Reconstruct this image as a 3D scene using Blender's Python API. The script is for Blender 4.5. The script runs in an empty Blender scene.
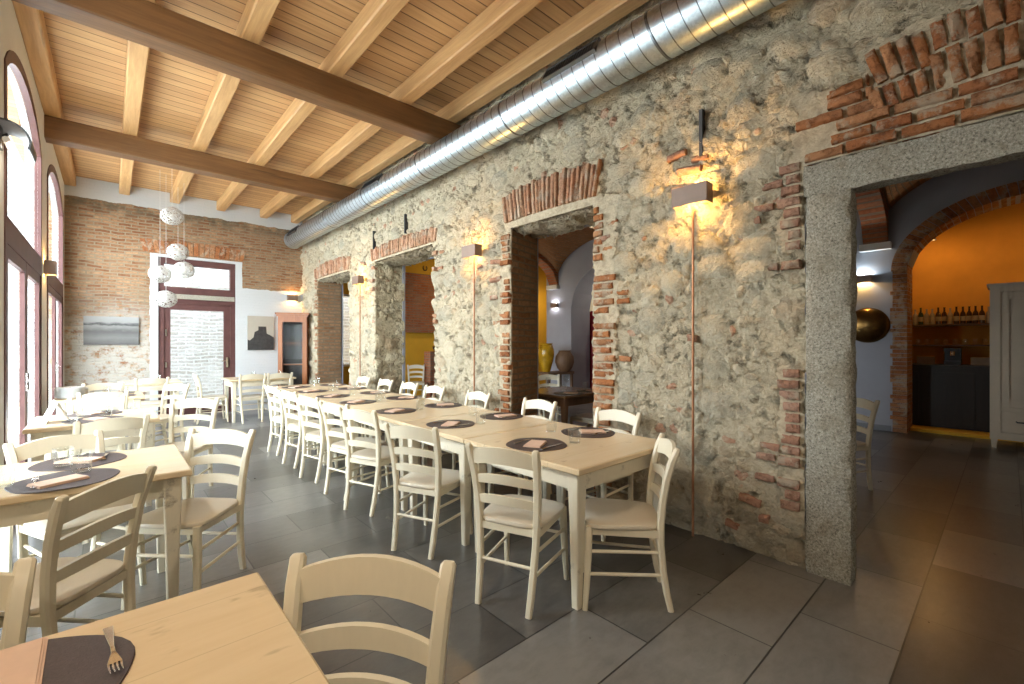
import bpy, math, random
import numpy as np
from mathutils import Vector
R = random.Random(7)
C = bpy.context.scene.collection
S = bpy.context.scene
PI = math.pi
rad = math.radians

# ------------------------------------------------------------------ helpers
class MB:
    def __init__(self):
        self.v = []; self.f = []; self.rnd = []
    def add(self, vs, fs, rnd=None):
        b = len(self.v); self.v += [tuple(p) for p in vs]
        for f in fs:
            self.f.append(tuple(i + b for i in f)); self.rnd.append(R.random() if rnd is None else rnd)
        return self
    def box(self, x0, x1, y0, y1, z0, z1, rnd=None):
        vs = [(x0,y0,z0),(x1,y0,z0),(x1,y1,z0),(x0,y1,z0),(x0,y0,z1),(x1,y0,z1),(x1,y1,z1),(x0,y1,z1)]
        return self.add(vs, [(3,2,1,0),(4,5,6,7),(0,1,5,4),(1,2,6,5),(2,3,7,6),(3,0,4,7)], rnd)
    def hexa(self, p, rnd=None):   # 4 bottom + 4 top points
        return self.add(p, [(3,2,1,0),(4,5,6,7),(0,1,5,4),(1,2,6,5),(2,3,7,6),(3,0,4,7)], rnd)
    def loft(self, rings, cap=True, closed=False, rnd=None):
        n = len(rings[0]); vs = [p for r in rings for p in r]; fs = []
        m = len(rings)
        for k in range(m if closed else m - 1):
            a = k * n; b = ((k + 1) % m) * n
            for i in range(n):
                j = (i + 1) % n
                fs.append((a+i, a+j, b+j, b+i))
        if cap and not closed:
            fs.append(tuple(reversed(range(n)))); fs.append(tuple((m-1)*n + i for i in range(n)))
        return self.add(vs, fs, rnd)
    def lathe(self, prof, seg=24, o=(0,0,0), cap=True, rnd=None):
        rings = [[(o[0]+r*math.cos(2*PI*i/seg), o[1]+r*math.sin(2*PI*i/seg), o[2]+z) for i in range(seg)] for r, z in prof]
        return self.loft(rings, cap, False, rnd)
    def tube(self, pts, r, seg=10, rnd=None, closed=False):
        rings = []
        pts = [Vector(p) for p in pts]
        n = len(pts)
        for i, p in enumerate(pts):
            if closed: t = pts[(i+1) % n] - pts[i-1]
            else: t = pts[min(i+1, n-1)] - pts[max(i-1, 0)]
            t.normalize()
            a = Vector((0,0,1)) if abs(t.z) < .9 else Vector((1,0,0))
            u = t.cross(a).normalized(); w = t.cross(u)
            rr = r[i] if isinstance(r, (list, tuple)) else r
            rings.append([p + u*rr*math.cos(2*PI*k/seg) + w*rr*math.sin(2*PI*k/seg) for k in range(seg)])
        return self.loft(rings, True, closed, rnd)
    def bar(self, pts, sizes, side, bev=.006, rnd=None):
        """sweep a chamfered rectangle; side = lateral axis; sizes = (w, d) or list"""
        pts = [Vector(p) for p in pts]; n = len(pts); rings = []
        s = Vector(side).normalized()
        for i, p in enumerate(pts):
            t = (pts[min(i+1, n-1)] - pts[max(i-1, 0)]).normalized()
            q = t.cross(s).normalized(); u = q.cross(t).normalized()
            w, d = sizes[i] if isinstance(sizes, list) else sizes
            w /= 2; d /= 2; b = min(bev, w*.45, d*.45)
            pr = [(-w+b,-d),(w-b,-d),(w,-d+b),(w,d-b),(w-b,d),(-w+b,d),(-w,d-b),(-w,-d+b)]
            rings.append([p + u*a + q*c for a, c in pr])
        return self.loft(rings, True, False, rnd)
    def build(self, name, mat, parent=None, smooth=35):
        me = bpy.data.meshes.new(name)
        me.from_pydata([tuple(p) for p in self.v], [], self.f)
        at = me.attributes.new('rnd', 'FLOAT', 'FACE'); at.data.foreach_set('value', self.rnd)
        import bmesh
        bm = bmesh.new(); bm.from_mesh(me); bmesh.ops.recalc_face_normals(bm, faces=bm.faces); bm.to_mesh(me); bm.free()
        if smooth:
            me.polygons.foreach_set('use_smooth', [True]*len(me.polygons)); me.set_sharp_from_angle(angle=rad(smooth))
        me.materials.append(mat)
        o = bpy.data.objects.new(name, me); C.objects.link(o)
        if parent: o.parent = parent
        return o

def tag(o, label, cat, group=None):
    o['label'] = label; o['category'] = cat
    if group: o['group'] = group
    return o
def struct(o, label=None):
    o['kind'] = 'structure'
    if label: o['label'] = label
    return o
def empty(name, loc=(0,0,0), rz=0):
    o = bpy.data.objects.new(name, None); C.objects.link(o); o.location = loc; o.rotation_euler = (0,0,rz)
    o.empty_display_size = .05
    return o
def copy_tree(o, parent=None):
    c = o.copy(); C.objects.link(c)
    if parent: c.parent = parent
    for ch in list(o.children): copy_tree(ch, c)
    return c
first = {}
def place(key, maker, loc, rz, label, cat, group=None):
    """the first call builds the thing, later calls copy it with all its parts"""
    if key not in first:
        o = maker(); first[key] = o
    else:
        o = copy_tree(first[key])
    o.location = loc; o.rotation_euler = (0,0,rz)
    o['label'] = label; o['category'] = cat
    if group: o['group'] = group
    elif 'group' in o: del o['group']
    return o

# ------------------------------------------------------------------ materials
class NT:
    def __init__(self, name):
        self.m = bpy.data.materials.new(name); self.m.use_nodes = True
        self.t = self.m.node_tree; self.b = self.t.nodes['Principled BSDF']; self.out = self.t.nodes['Material Output']
    def n(self, typ, ins=None, **kw):
        nd = self.t.nodes.new(typ)
        for k, v in kw.items(): setattr(nd, k, v)
        for k, v in (ins or {}).items(): self.set(nd.inputs[k], v)
        return nd
    def set(self, sock, v):
        if isinstance(v, bpy.types.NodeSocket): self.t.links.new(v, sock)
        else:
            if isinstance(v, tuple) and len(v) == 3 and sock.type == 'RGBA': v = (*v, 1)
            sock.default_value = v
    def math(self, op, a, b=None, c=None, clamp=False):
        nd = self.n('ShaderNodeMath', operation=op, use_clamp=clamp); self.set(nd.inputs[0], a)
        if b is not None: self.set(nd.inputs[1], b)
        if c is not None: self.set(nd.inputs[2], c)
        return nd.outputs[0]
    def mix(self, f, a, b, mode='MIX'):
        nd = self.n('ShaderNodeMix', data_type='RGBA', blend_type=mode)
        self.set(nd.inputs[0], f); self.set(nd.inputs[6], a); self.set(nd.inputs[7], b)
        return nd.outputs[2]
    def ramp(self, f, stops, interp='LINEAR'):
        nd = self.n('ShaderNodeValToRGB', {'Fac': f}); cr = nd.color_ramp; cr.interpolation = interp
        while len(cr.elements) < len(stops): cr.elements.new(.5)
        for e, (p, c) in zip(cr.elements, stops):
            e.position = p; e.color = (*c, 1) if isinstance(c, tuple) else (c, c, c, 1)
        return nd.outputs[0]
    def sstep(self, v, a, b):
        nd = self.n('ShaderNodeMapRange', {'Value': v, 'From Min': a, 'From Max': b}, interpolation_type='SMOOTHSTEP')
        return nd.outputs[0]
    def co(self, perm=None):
        c = self.n('ShaderNodeTexCoord').outputs['Object']
        if perm is None: return c
        s = self.n('ShaderNodeSeparateXYZ', {0: c}); k = self.n('ShaderNodeCombineXYZ')
        for i, a in enumerate(perm): self.t.links.new(s.outputs[a], k.inputs[i])
        return k.outputs[0]
    def sep(self, c):
        s = self.n('ShaderNodeSeparateXYZ', {0: c}); return s.outputs
    def noise(self, co, scale, detail=4, rough=.6, dist=0):
        return self.n('ShaderNodeTexNoise', {'Vector': co, 'Scale': scale, 'Detail': detail, 'Roughness': rough, 'Distortion': dist}).outputs['Fac']
    def noisec(self, co, scale, detail=3):
        return self.n('ShaderNodeTexNoise', {'Vector': co, 'Scale': scale, 'Detail': detail}).outputs['Color']
    def warp(self, co, scale, amt):
        c = self.noisec(co, scale)
        s = self.n('ShaderNodeVectorMath', {0: c, 1: (.5,.5,.5)}, operation='SUBTRACT').outputs[0]
        s = self.n('ShaderNodeVectorMath', {0: s, 'Scale': amt}, operation='SCALE').outputs[0]
        return self.n('ShaderNodeVectorMath', {0: co, 1: s}, operation='ADD').outputs[0]
    def scalev(self, co, v):
        return self.n('ShaderNodeVectorMath', {0: co, 1: v}, operation='MULTIPLY').outputs[0]
    def vor(self, co, scale, feature='F1', rnd=1):
        return self.n('ShaderNodeTexVoronoi', {'Vector': co, 'Scale': scale, 'Randomness': rnd}, feature=feature)
    def bump(self, h, strength=.5, dist=.01):
        self.set(self.b.inputs['Normal'], self.n('ShaderNodeBump', {'Height': h, 'Strength': strength, 'Distance': dist}).outputs[0])
    def fin(self, col, rough=.6, **kw):
        self.set(self.b.inputs['Base Color'], col); self.set(self.b.inputs['Roughness'], rough)
        for k, v in kw.items(): self.set(self.b.inputs[k.replace('_', ' ')], v)
        return self.m

def simple(name, col, rough=.5, var=.12, scale=8, **kw):
    t = NT(name); n = t.noise(t.co(), scale)
    dark = tuple(c*(1-var) for c in col); light = tuple(min(1, c*(1+var)) for c in col)
    return t.fin(t.ramp(n, [(.3, dark), (.7, light)]), rough, **kw)

def m_painted(name, base, wear, rough=.42, amt=.62):
    """cream paint rubbed through to the wood"""
    t = NT(name); co = t.co(); g = t.noise(t.scalev(co, (14, 14, 3)), 4, 5)
    w = t.sstep(t.noise(co, 7, 6, .7), amt, amt+.14)
    col = t.mix(g, tuple(c*.9 for c in base), base)
    col = t.mix(t.math('MULTIPLY', w, .7), col, wear)
    t.bump(g, .12, .004)
    return t.fin(col, rough)

def m_tabletop(name, a, b, axis):
    t = NT(name); co = t.co(); sc = (1.2, 9, 2) if axis == 'x' else (9, 1.2, 2)
    g = t.noise(t.scalev(co, sc), 2.2, 6, .6, .4)
    k = t.sstep(t.noise(t.scalev(co, (3, 7, 3)), 2.3, 3), .62, .75)
    s = t.sep(co)[1 if axis == 'x' else 0]
    seam = t.math('PINGPONG', t.math('ADD', s, .07), .105)
    seam = t.sstep(seam, .0, .0022)
    col = t.ramp(g, [(.2, b), (.6, a), (.85, tuple(min(1, c*1.06) for c in a))])
    col = t.mix(t.math('MULTIPLY', k, .45), col, tuple(c*.45 for c in b))
    col = t.mix(t.math('ADD', .62, t.math('MULTIPLY', seam, .38)), tuple(c*.45 for c in b), col)
    t.bump(t.math('MULTIPLY', seam, g), .15, .003)
    return t.fin(col, t.ramp(g, [(.3, .27), (.7, .21)]), Specular_IOR_Level=.45)

def m_wood(name, a, b, axis, rough=.55, scale=1.0):
    t = NT(name); co = t.warp(t.co(), 1.5, .05)
    sc = {'x': (.5, 9, 9), 'y': (9, .5, 9), 'z': (9, 9, .5)}[axis]
    g = t.noise(t.scalev(co, sc), 2.0*scale, 6, .65, .3)
    f = t.noise(t.scalev(co, sc), 8*scale, 3)
    crack = t.sstep(t.noise(t.scalev(co, tuple(s*.5 for s in sc)), 1.6*scale, 2), .70, .73)
    col = t.ramp(t.math('ADD', t.math('MULTIPLY', g, .75), t.math('MULTIPLY', f, .25)), [(.3, b), (.62, a)])
    col = t.mix(t.math('MULTIPLY', crack, .5), col, tuple(c*.3 for c in b))
    t.bump(g, .25, .01)
    return t.fin(col, rough)

def m_brick(name, perm, c1, c2, mortar, w=.24, h=.068, plaster=None, warm=.02, strength=.8, mort=.012):
    t = NT(name); co = t.co(perm); cw = t.warp(co, 2.2, warm)
    cw = t.warp(cw, 14, .012)
    br = t.n('ShaderNodeTexBrick', {'Vector': cw, 'Color1': (0,0,0,1), 'Color2': (1,1,1,1), 'Mortar': (.5,.5,.5,1), 'Scale': 1.0,
             'Mortar Size': mort, 'Mortar Smooth': .35, 'Brick Width': w, 'Row Height': h, 'Bias': 0.0})
    br.offset = .5
    n1 = t.noise(co, 18, 5, .7); n2 = t.noise(co, 2.4, 4); n3 = t.noise(co, 70, 3)
    cc = t.mix(br.outputs['Color'], c1, c2)
    cc = t.mix(t.math('MULTIPLY', t.sstep(n1, .35, .75), .6), cc, tuple(c*.45 for c in c1))
    cc = t.mix(t.math('MULTIPLY', t.sstep(n2, .45, .7), .45), cc, mortar)
    col = t.mix(br.outputs['Fac'], cc, t.mix(n1, tuple(c*.6 for c in mortar), mortar))
    hgt = t.math('ADD', t.math('MULTIPLY', t.math('SUBTRACT', 1, br.outputs['Fac']), .7), t.math('ADD', t.math('MULTIPLY', n1, .6), t.math('MULTIPLY', n3, .2)))
    return t, co, col, hgt, n1, n2

def m_rubble(name, perm, tint=(1,1,1)):
    t = NT(name); co = t.co(perm); T = lambda c: tuple(a*b for a, b in zip(c, tint))
    cw = t.warp(t.warp(co, 2.2, .16), 8, .06)
    def stones(sc, keep, r0):
        v = t.vor(t.scalev(cw, (1, 1.25, 1)), sc, 'F1', .95); d = v.outputs['Distance']; c = t.sep(v.outputs['Color'])
        dome = t.math('SUBTRACT', 1, t.math('POWER', t.math('DIVIDE', d, r0), 2.6)); dome = t.math('MAXIMUM', dome, 0)
        k = t.math('GREATER_THAN', c[0], 1-keep)
        return t.math('MULTIPLY', dome, k), t.math('MULTIPLY', t.sstep(dome, .02, .22), k), c
    n1 = t.noise(co, 5, 4, .6); n2 = t.noise(co, 17, 6, .72, .4); n3 = t.noise(co, 60, 4, .75); nl = t.noise(co, .9, 3)
    dA, mA, cA = stones(3.9, .62, .54); dB, mB, cB = stones(9.5, .52, .50)
    mB = t.math('MULTIPLY', mB, t.math('SUBTRACT', 1, mA)); dB = t.math('MULTIPLY', dB, t.math('SUBTRACT', 1, mA))
    ridge = t.math('ABSOLUTE', t.math('SUBTRACT', t.noise(co, 11, 5, .7), .5))
    pit = t.math('MULTIPLY', t.sstep(n2, .47, .34), t.sstep(n1, .44, .58))
    pit = t.math('MULTIPLY', pit, t.math('SUBTRACT', 1, t.math('MULTIPLY', mA, .8)))
    mortar = t.ramp(n2, [(.28, T((.23,.185,.125))), (.44, T((.40,.345,.255))), (.58, T((.54,.485,.375))), (.75, T((.66,.61,.50)))])
    sA = t.ramp(cA[1], [(0, T((.27,.255,.21))), (.22, T((.50,.455,.36))), (.45, T((.36,.34,.28))), (.7, T((.56,.51,.41))), (.9, T((.30,.29,.25))), (1, T((.46,.34,.23)))])
    sB = t.ramp(cB[1], [(0, T((.26,.23,.18))), (.3, T((.47,.42,.33))), (.55, T((.38,.30,.21))), (.75, T((.55,.50,.40))), (.93, T((.42,.15,.08)))], 'CONSTANT')
    sA = t.mix(t.math('MULTIPLY', t.sstep(n2, .42, .66), .55), sA, T((.60,.555,.45)))
    sB = t.mix(t.math('MULTIPLY', t.sstep(n2, .42, .66), .55), sB, T((.56,.51,.41)))
    col = t.mix(mA, t.mix(mB, mortar, sB), sA)
    col = t.mix(t.math('MULTIPLY', pit, .8), col, T((.085,.065,.045)))
    col = t.mix(t.math('MULTIPLY', t.sstep(n3, .55, .72), .55), col, T((.16,.13,.09)))
    col = t.mix(t.math('MULTIPLY', t.sstep(n3, .45, .30), .35), col, T((.72,.68,.58)))
    col = t.mix(t.math('MULTIPLY', t.sstep(nl, .5, .7), .3), col, T((.36,.26,.16)))
    h = t.math('ADD', t.math('MULTIPLY', dA, .056), t.math('MULTIPLY', dB, .03))
    h = t.math('ADD', h, t.math('MULTIPLY', n1, .03)); h = t.math('ADD', h, t.math('MULTIPLY', n2, .045)); h = t.math('ADD', h, t.math('MULTIPLY', ridge, .05))
    h = t.math('ADD', h, t.math('MULTIPLY', n3, .022)); h = t.math('SUBTRACT', h, t.math('MULTIPLY', pit, .05))
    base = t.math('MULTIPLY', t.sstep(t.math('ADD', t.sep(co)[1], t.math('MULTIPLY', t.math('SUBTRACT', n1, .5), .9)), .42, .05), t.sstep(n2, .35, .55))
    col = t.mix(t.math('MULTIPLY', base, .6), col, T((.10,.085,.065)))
    bd = t.sstep(t.math('ADD', t.n('ShaderNodeAttribute', attribute_name='band').outputs['Fac'], t.math('ADD', t.math('MULTIPLY', t.math('SUBTRACT', n2, .5), 1.1), t.math('MULTIPLY', t.math('SUBTRACT', n1, .5), 1.4))), .42, .6)
    flat = t.math('ADD', .064, t.math('ADD', t.math('MULTIPLY', n2, .018), t.math('MULTIPLY', n3, .012)))
    h = t.math('ADD', t.math('MULTIPLY', h, t.math('SUBTRACT', 1, bd)), t.math('MULTIPLY', flat, bd))
    col = t.mix(t.math('MULTIPLY', bd, .8), col, t.mix(t.sstep(n2, .3, .7), T((.20,.15,.10)), T((.50,.43,.32))))
    d = t.n('ShaderNodeDisplacement', {'Height': h, 'Midlevel': .07, 'Scale': 1.0})
    t.t.links.new(d.outputs[0], t.out.inputs['Displacement']); t.m.displacement_method = 'BOTH'
    col = t.mix(.22, col, T((.80,.75,.64)))
    return t.fin(col, .95, Specular_IOR_Level=.1)

M = {}
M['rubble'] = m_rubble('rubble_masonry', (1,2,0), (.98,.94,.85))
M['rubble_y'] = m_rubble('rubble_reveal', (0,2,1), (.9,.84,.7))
def bricks_attr(name, cols, mortar=(.44,.36,.26)):
    t = NT(name); a = t.n('ShaderNodeAttribute', attribute_name='rnd').outputs['Fac']; co = t.co()
    n = t.noise(co, 20, 6, .75); n2 = t.noise(co, 6, 5, .7); n3 = t.noise(co, 70, 4, .75)
    c = t.ramp(a, [(i/(len(cols)-1), k) for i, k in enumerate(cols)])
    c = t.mix(t.math('MULTIPLY', t.sstep(n, .45, .68), .7), c, tuple(x*.34 for x in cols[0]))
    c = t.mix(t.math('MULTIPLY', t.sstep(n3, .42, .28), .35), c, tuple(min(1, x*1.5) for x in cols[1]))
    c = t.mix(t.math('MULTIPLY', t.sstep(n2, .50, .62), .75), c, mortar)
    t.bump(t.math('ADD', n, t.math('MULTIPLY', n3, .5)), 1.0, .022)
    return t.fin(c, .95, Specular_IOR_Level=.1)
M['bricks'] = bricks_attr('loose_bricks', [(.28,.105,.045), (.42,.175,.07), (.35,.13,.055), (.47,.23,.11), (.33,.16,.08)])
M['bricks_tan'] = bricks_attr('weathered_bricks', [(.40,.21,.12), (.48,.29,.18), (.44,.22,.13), (.52,.33,.22)], (.46,.38,.29))
M['bricks_dusty'] = bricks_attr('dusty_bricks', [(.33,.17,.11), (.42,.24,.165), (.36,.19,.125), (.45,.28,.20)], (.46,.39,.29))
t, co, col, hgt, n1, n2 = m_brick('end_wall_brick', (0,2,1), (.24,.10,.045), (.44,.265,.15), (.36,.275,.18), .20, .057, warm=.09, mort=.012)
sx, sz, _ = t.sep(co)
# plaster: whitewashed left half low down, a white patch right of the door, white band under the ceiling
wz = t.math('ADD', sz, t.math('MULTIPLY', t.math('SUBTRACT', n2, .5), .9))
lime = t.math('MULTIPLY', t.sstep(wz, 2.5, 1.3), t.math('LESS_THAN', sx, .66))
lime = t.math('MULTIPLY', lime, t.sstep(t.noise(co, 9, 6, .7), .34, .52))
col = t.mix(t.math('MULTIPLY', lime, .8), col, (.47,.455,.41))
jit = t.math('MULTIPLY', t.math('SUBTRACT', t.noise(co, 3, 5), .5), .12)
zj = t.math('ADD', sz, jit); xj = t.math('ADD', sx, t.math('MULTIPLY', jit, .5))
patch = t.math('MULTIPLY', t.math('LESS_THAN', zj, 2.56), t.math('GREATER_THAN', sx, 1.93))
band = t.math('GREATER_THAN', zj, 3.93)
jamb = t.math('MULTIPLY', t.math('MULTIPLY', t.math('GREATER_THAN', xj, .56), t.math('LESS_THAN', xj, 2.06)), t.math('LESS_THAN', sz, 3.10))
grime = t.math('MULTIPLY', t.sstep(zj, 3.62, 3.9), t.sstep(t.noise(co, 6, 4), .35, .6))
col = t.mix(t.math('MULTIPLY', grime, .8), col, (.13,.105,.07))
pl = t.math('MAXIMUM', patch, t.math('MAXIMUM', band, jamb))
col = t.mix(pl, col, (.56,.575,.58))
hgt = t.math('MULTIPLY', hgt, t.math('SUBTRACT', 1, t.math('MULTIPLY', pl, .9)))
t.bump(hgt, 1.0, .025); M['end_wall'] = t.fin(col, .9, Specular_IOR_Level=.15)
def brickmat(key, perm, c1, c2, mo, **kw):
    t, co, col, hgt, n1, n2 = m_brick(key, perm, c1, c2, mo, **kw); t.bump(hgt, .9, .02); M[key] = t.fin(col, .9, Specular_IOR_Level=.15)
brickmat('reveal_brick', (0,2,1), (.30,.16,.08), (.42,.25,.14), (.30,.23,.15), warm=.04)
brickmat('vault_brick', (0,1,2), (.42,.18,.07), (.52,.25,.11), (.40,.24,.13), w=.26, h=.07)
brickmat('red_brick', (0,2,1), (.40,.12,.05), (.52,.20,.09), (.36,.24,.16), warm=.02)
brickmat('outer_stone', (0,2,1), (.24,.22,.19), (.34,.32,.30), (.42,.41,.39), w=.30, h=.085, warm=.14, mort=.02)
M['plaster_white'] = simple('white_plaster', (.72,.73,.72), .85, .05, 3)
M['plaster_blue'] = simple('blue_grey_plaster', (.34,.345,.385), .85, .06, 2)
M['plaster_dark'] = simple('grey_plaster', (.20,.205,.22), .85, .06, 2)
M['plaster_yellow'] = simple('ochre_plaster', (.72,.40,.03), .85, .08, 2)
M['plaster_orange'] = simple('orange_plaster', (.70,.33,.05), .85, .12, 1.4)
M['beam_wood'] = m_wood('beam_wood', (.205,.098,.034), (.105,.047,.015), 'x')
M['joist_wood'] = m_wood('joist_wood', (.62,.37,.16), (.43,.23,.085), 'y')
# ceiling planks running across the room
t = NT('ceiling_planks'); co = t.co(); s = t.sep(co)
row = t.math('DIVIDE', s[1], .135); fr = t.math('FRACT', t.math('ADD', row, 50)); fl = t.math('FLOOR', row)
g = t.noise(t.n('ShaderNodeCombineXYZ', {0: t.math('MULTIPLY', s[0], .6), 1: t.math('MULTIPLY', s[1], 16), 2: fl}).outputs[0], 2.2, 6, .65, .3)
rv = t.n('ShaderNodeTexWhiteNoise', {'W': fl}, noise_dimensions='1D').outputs['Value']
gap = t.math('MULTIPLY', t.sstep(fr, .0, .07), t.sstep(fr, 1.0, .94))
c = t.ramp(t.math('ADD', t.math('MULTIPLY', g, .7), t.math('MULTIPLY', rv, .3)), [(.25, (.40,.215,.085)), (.7, (.62,.37,.165))])
c = t.mix(gap, (.085,.04,.014), c); t.bump(gap, .6, .01); M['planks'] = t.fin(c, .6)
# floor: dark slate-look tiles
t = NT('slate_tiles'); co = t.co(); sh = t.n('ShaderNodeVectorMath', {0: co, 1: (40-.985, 40.5-1.14, 0)}, operation='ADD').outputs[0]
br = t.n('ShaderNodeTexBrick', {'Vector': sh, 'Color1': (0,0,0,1), 'Color2': (1,1,1,1), 'Mortar': (.5,.5,.5,1), 'Scale': 1.0, 'Mortar Size': .0042,
         'Mortar Smooth': .2, 'Brick Width': .81, 'Row Height': .405}); br.offset = .5
n = t.noise(co, 5, 6, .7); nf = t.noise(t.scalev(co, (1, 2.2, 1)), 9, 8, .72, .3); nn = t.noise(co, 90, 3, .7)
k = t.math('ADD', t.math('MULTIPLY', br.outputs['Color'], .42), t.math('ADD', t.math('MULTIPLY', n, .26), t.math('MULTIPLY', nf, .32)))
c = t.ramp(k, [(.28, (.038,.034,.030)), (.5, (.092,.085,.078)), (.72, (.19,.178,.163))])
c = t.mix(t.math('MULTIPLY', t.sstep(nn, .5, .75), .15), c, (.16,.15,.14))
c = t.mix(br.outputs['Fac'], c, (.012,.011,.010))
t.bump(t.math('SUBTRACT', 1, br.outputs['Fac']), .2, .004)
M['floor'] = t.fin(c, t.ramp(n, [(.3, .27), (.7, .34)]), Specular_IOR_Level=1.0)
# granite door surround
t = NT('granite'); co = t.co(); n = t.noise(co, 85, 5, .8); n2 = t.noise(co, 7, 5, .65)
c = t.ramp(n, [(.34, (.07,.065,.05)), (.46, (.33,.305,.245)), (.58, (.47,.44,.36)), (.68, (.70,.67,.58))])
c = t.mix(t.math('MULTIPLY', t.sstep(n2, .5, .7), .45), c, (.24,.20,.13)); t.bump(t.math('ADD', n, n2), .9, .016)
M['granite'] = t.fin(c, .9, Specular_IOR_Level=.2)
# galvanised duct
t = NT('galvanised_steel'); co = t.co(); n = t.noise(co, 9, 4); v = t.sep(t.vor(co, 55).outputs['Color'])[0]
c = t.ramp(t.math('ADD', t.math('MULTIPLY', n, .5), t.math('MULTIPLY', v, .5)), [(.2, (.50,.58,.63)), (.8, (.66,.74,.79))])
M['steel_duct'] = t.fin(c, .36, Metallic=1.0)
M['seam'] = simple('duct_seam', (.20,.22,.24), .35, .1, 10, Metallic=1.0)
M['grille'] = simple('grille_dark', (.03,.03,.032), .5)
M['silver'] = simple('cutlery_steel', (.72,.70,.67), .16, .05, 10, Metallic=1.0)
M['chair'] = m_painted('chair_cream_paint', (.74,.665,.50), (.42,.29,.15), .40, .66)
M['seat'] = m_painted('seat_cream_paint', (.66,.58,.45), (.46,.34,.21), .34, .70)
M['table'] = m_painted('table_cream_paint', (.70,.64,.50), (.13,.10,.07), .42, .57)
M['top_x'] = m_tabletop('tabletop_boards', (.71,.56,.36), (.66,.505,.31), 'x')
M['top_y'] = m_tabletop('tabletop_boards_lengthwise', (.70,.54,.32), (.52,.37,.19), 'y')
M['top_brown'] = m_tabletop('brown_tabletop', (.24,.13,.06), (.15,.075,.03), 'x')
M['brown_wood'] = m_wood('brown_table_wood', (.19,.10,.05), (.11,.055,.025), 'z')
t = NT('placemat'); n = t.noise(t.co(), 160, 3, .8); n2 = t.noise(t.co(), 12, 4)
c = t.ramp(t.math('ADD', t.math('MULTIPLY', n, .6), t.math('MULTIPLY', n2, .4)), [(.3, (.030,.019,.017)), (.7, (.085,.055,.05))]); t.bump(n, .3, .002)
M['mat'] = t.fin(c, .55)
M['napkin'] = simple('napkin_paper', (.66,.46,.34), .8, .06, 30)
M['white'] = simple('white_ceramic', (.80,.80,.78), .25, .03, 5)
M['paper'] = simple('white_paper', (.82,.82,.80), .8, .03, 5)
M['frame'] = simple('maroon_frame', (.095,.040,.036), .5, .15, 5, Specular_IOR_Level=.3)
M['black'] = simple('black_metal', (.012,.012,.013), .38, .1, 6)
M['bronze'] = simple('brown_lamp_metal', (.20,.135,.10), .5, .08, 6, Metallic=.3)
M['copper'] = simple('copper_conduit', (.36,.17,.085), .45, .25, 12, Metallic=.7)
M['brass'] = simple('aged_brass', (.17,.095,.03), .3, .35, 5, Metallic=1.0)
M['glaze'] = simple('ochre_glaze', (.50,.27,.015), .14, .3, 6)
M['cabinet'] = m_wood('cabinet_wood', (.32,.105,.024), (.20,.06,.014), 'z', .4)
M['darkwood'] = m_wood('bar_dark_wood', (.022,.014,.010), (.010,.007,.005), 'z', .4)
M['shelfwood'] = m_wood('shelf_wood', (.12,.065,.03), (.07,.035,.016), 'y', .5)
M['wardrobe'] = simple('wardrobe_paint', (.62,.52,.39), .5, .04, 4)
M['red'] = simple('red_curtain', (.30,.012,.025), .8, .2, 12)
M['ground'] = simple('courtyard_paving', (.62,.60,.56), .9, .1, 2)
M['shrub'] = simple('shrub_green', (.20,.30,.10), .8, .4, 6)
def m_glass(name, tint, rough=0.0, ior=1.45):
    t = NT(name); nd = t.t
    tr = t.n('ShaderNodeBsdfTransparent', {'Color': (*tint, 1)}); gl = t.n('ShaderNodeBsdfGlossy', {'Roughness': rough, 'Color': (1,1,1,1)})
    fr = t.n('ShaderNodeFresnel', {'IOR': ior}); mx = t.n('ShaderNodeMixShader')
    nd.links.new(t.math('MULTIPLY', fr.outputs[0], t.math('SUBTRACT', 1, t.n('ShaderNodeNewGeometry').outputs['Backfacing']), clamp=True), mx.inputs[0]); nd.links.new(tr.outputs[0], mx.inputs[1]); nd.links.new(gl.outputs[0], mx.inputs[2])
    nd.links.new(mx.outputs[0], t.out.inputs['Surface']); return t.m
M['pane'] = m_glass('window_glass', (.96,.98,.98), 0.0, 1.12)
M['tumbler'] = m_glass('tumbler_glass', (.975,.985,.98), 0.03, 1.9)
def m_bottle(name, col):
    t = NT(name); return t.fin(t.mix(t.noise(t.co(), 20), tuple(c*.7 for c in col), col), .08, Transmission_Weight=.35)
M['bottle_a'] = m_bottle('brown_bottle_glass', (.10,.045,.015)); M['bottle_b'] = m_bottle('green_bottle_glass', (.04,.08,.03)); M['bottle_c'] = m_bottle('clear_bottle_glass', (.55,.48,.38))
M['label'] = simple('bottle_label', (.34,.27,.18), .7)
def m_emit(name, col, s):
    t = NT(name); t.fin((.8,.8,.8), .5); t.set(t.b.inputs['Emission Color'], col); t.b.inputs['Emission Strength'].default_value = s; return t.m
M['bulb'] = m_emit('warm_bulb', (1,.62,.22), 12)
# woven white paper-string lamp
t = NT('woven_shade'); co = t.co(); w = t.vor(t.warp(co, 8, .06), 26, 'DISTANCE_TO_EDGE').outputs['Distance']
a = t.sstep(w, .12, .17); tr = t.n('ShaderNodeBsdfTransparent'); mx = t.n('ShaderNodeMixShader')
t.fin((.52,.50,.46), .8); t.t.links.new(a, mx.inputs[0]); t.t.links.new(t.b.outputs[0], mx.inputs[1]); t.t.links.new(tr.outputs[0], mx.inputs[2]); t.t.links.new(mx.outputs[0], t.out.inputs['Surface'])
M['woven'] = t.m
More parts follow.
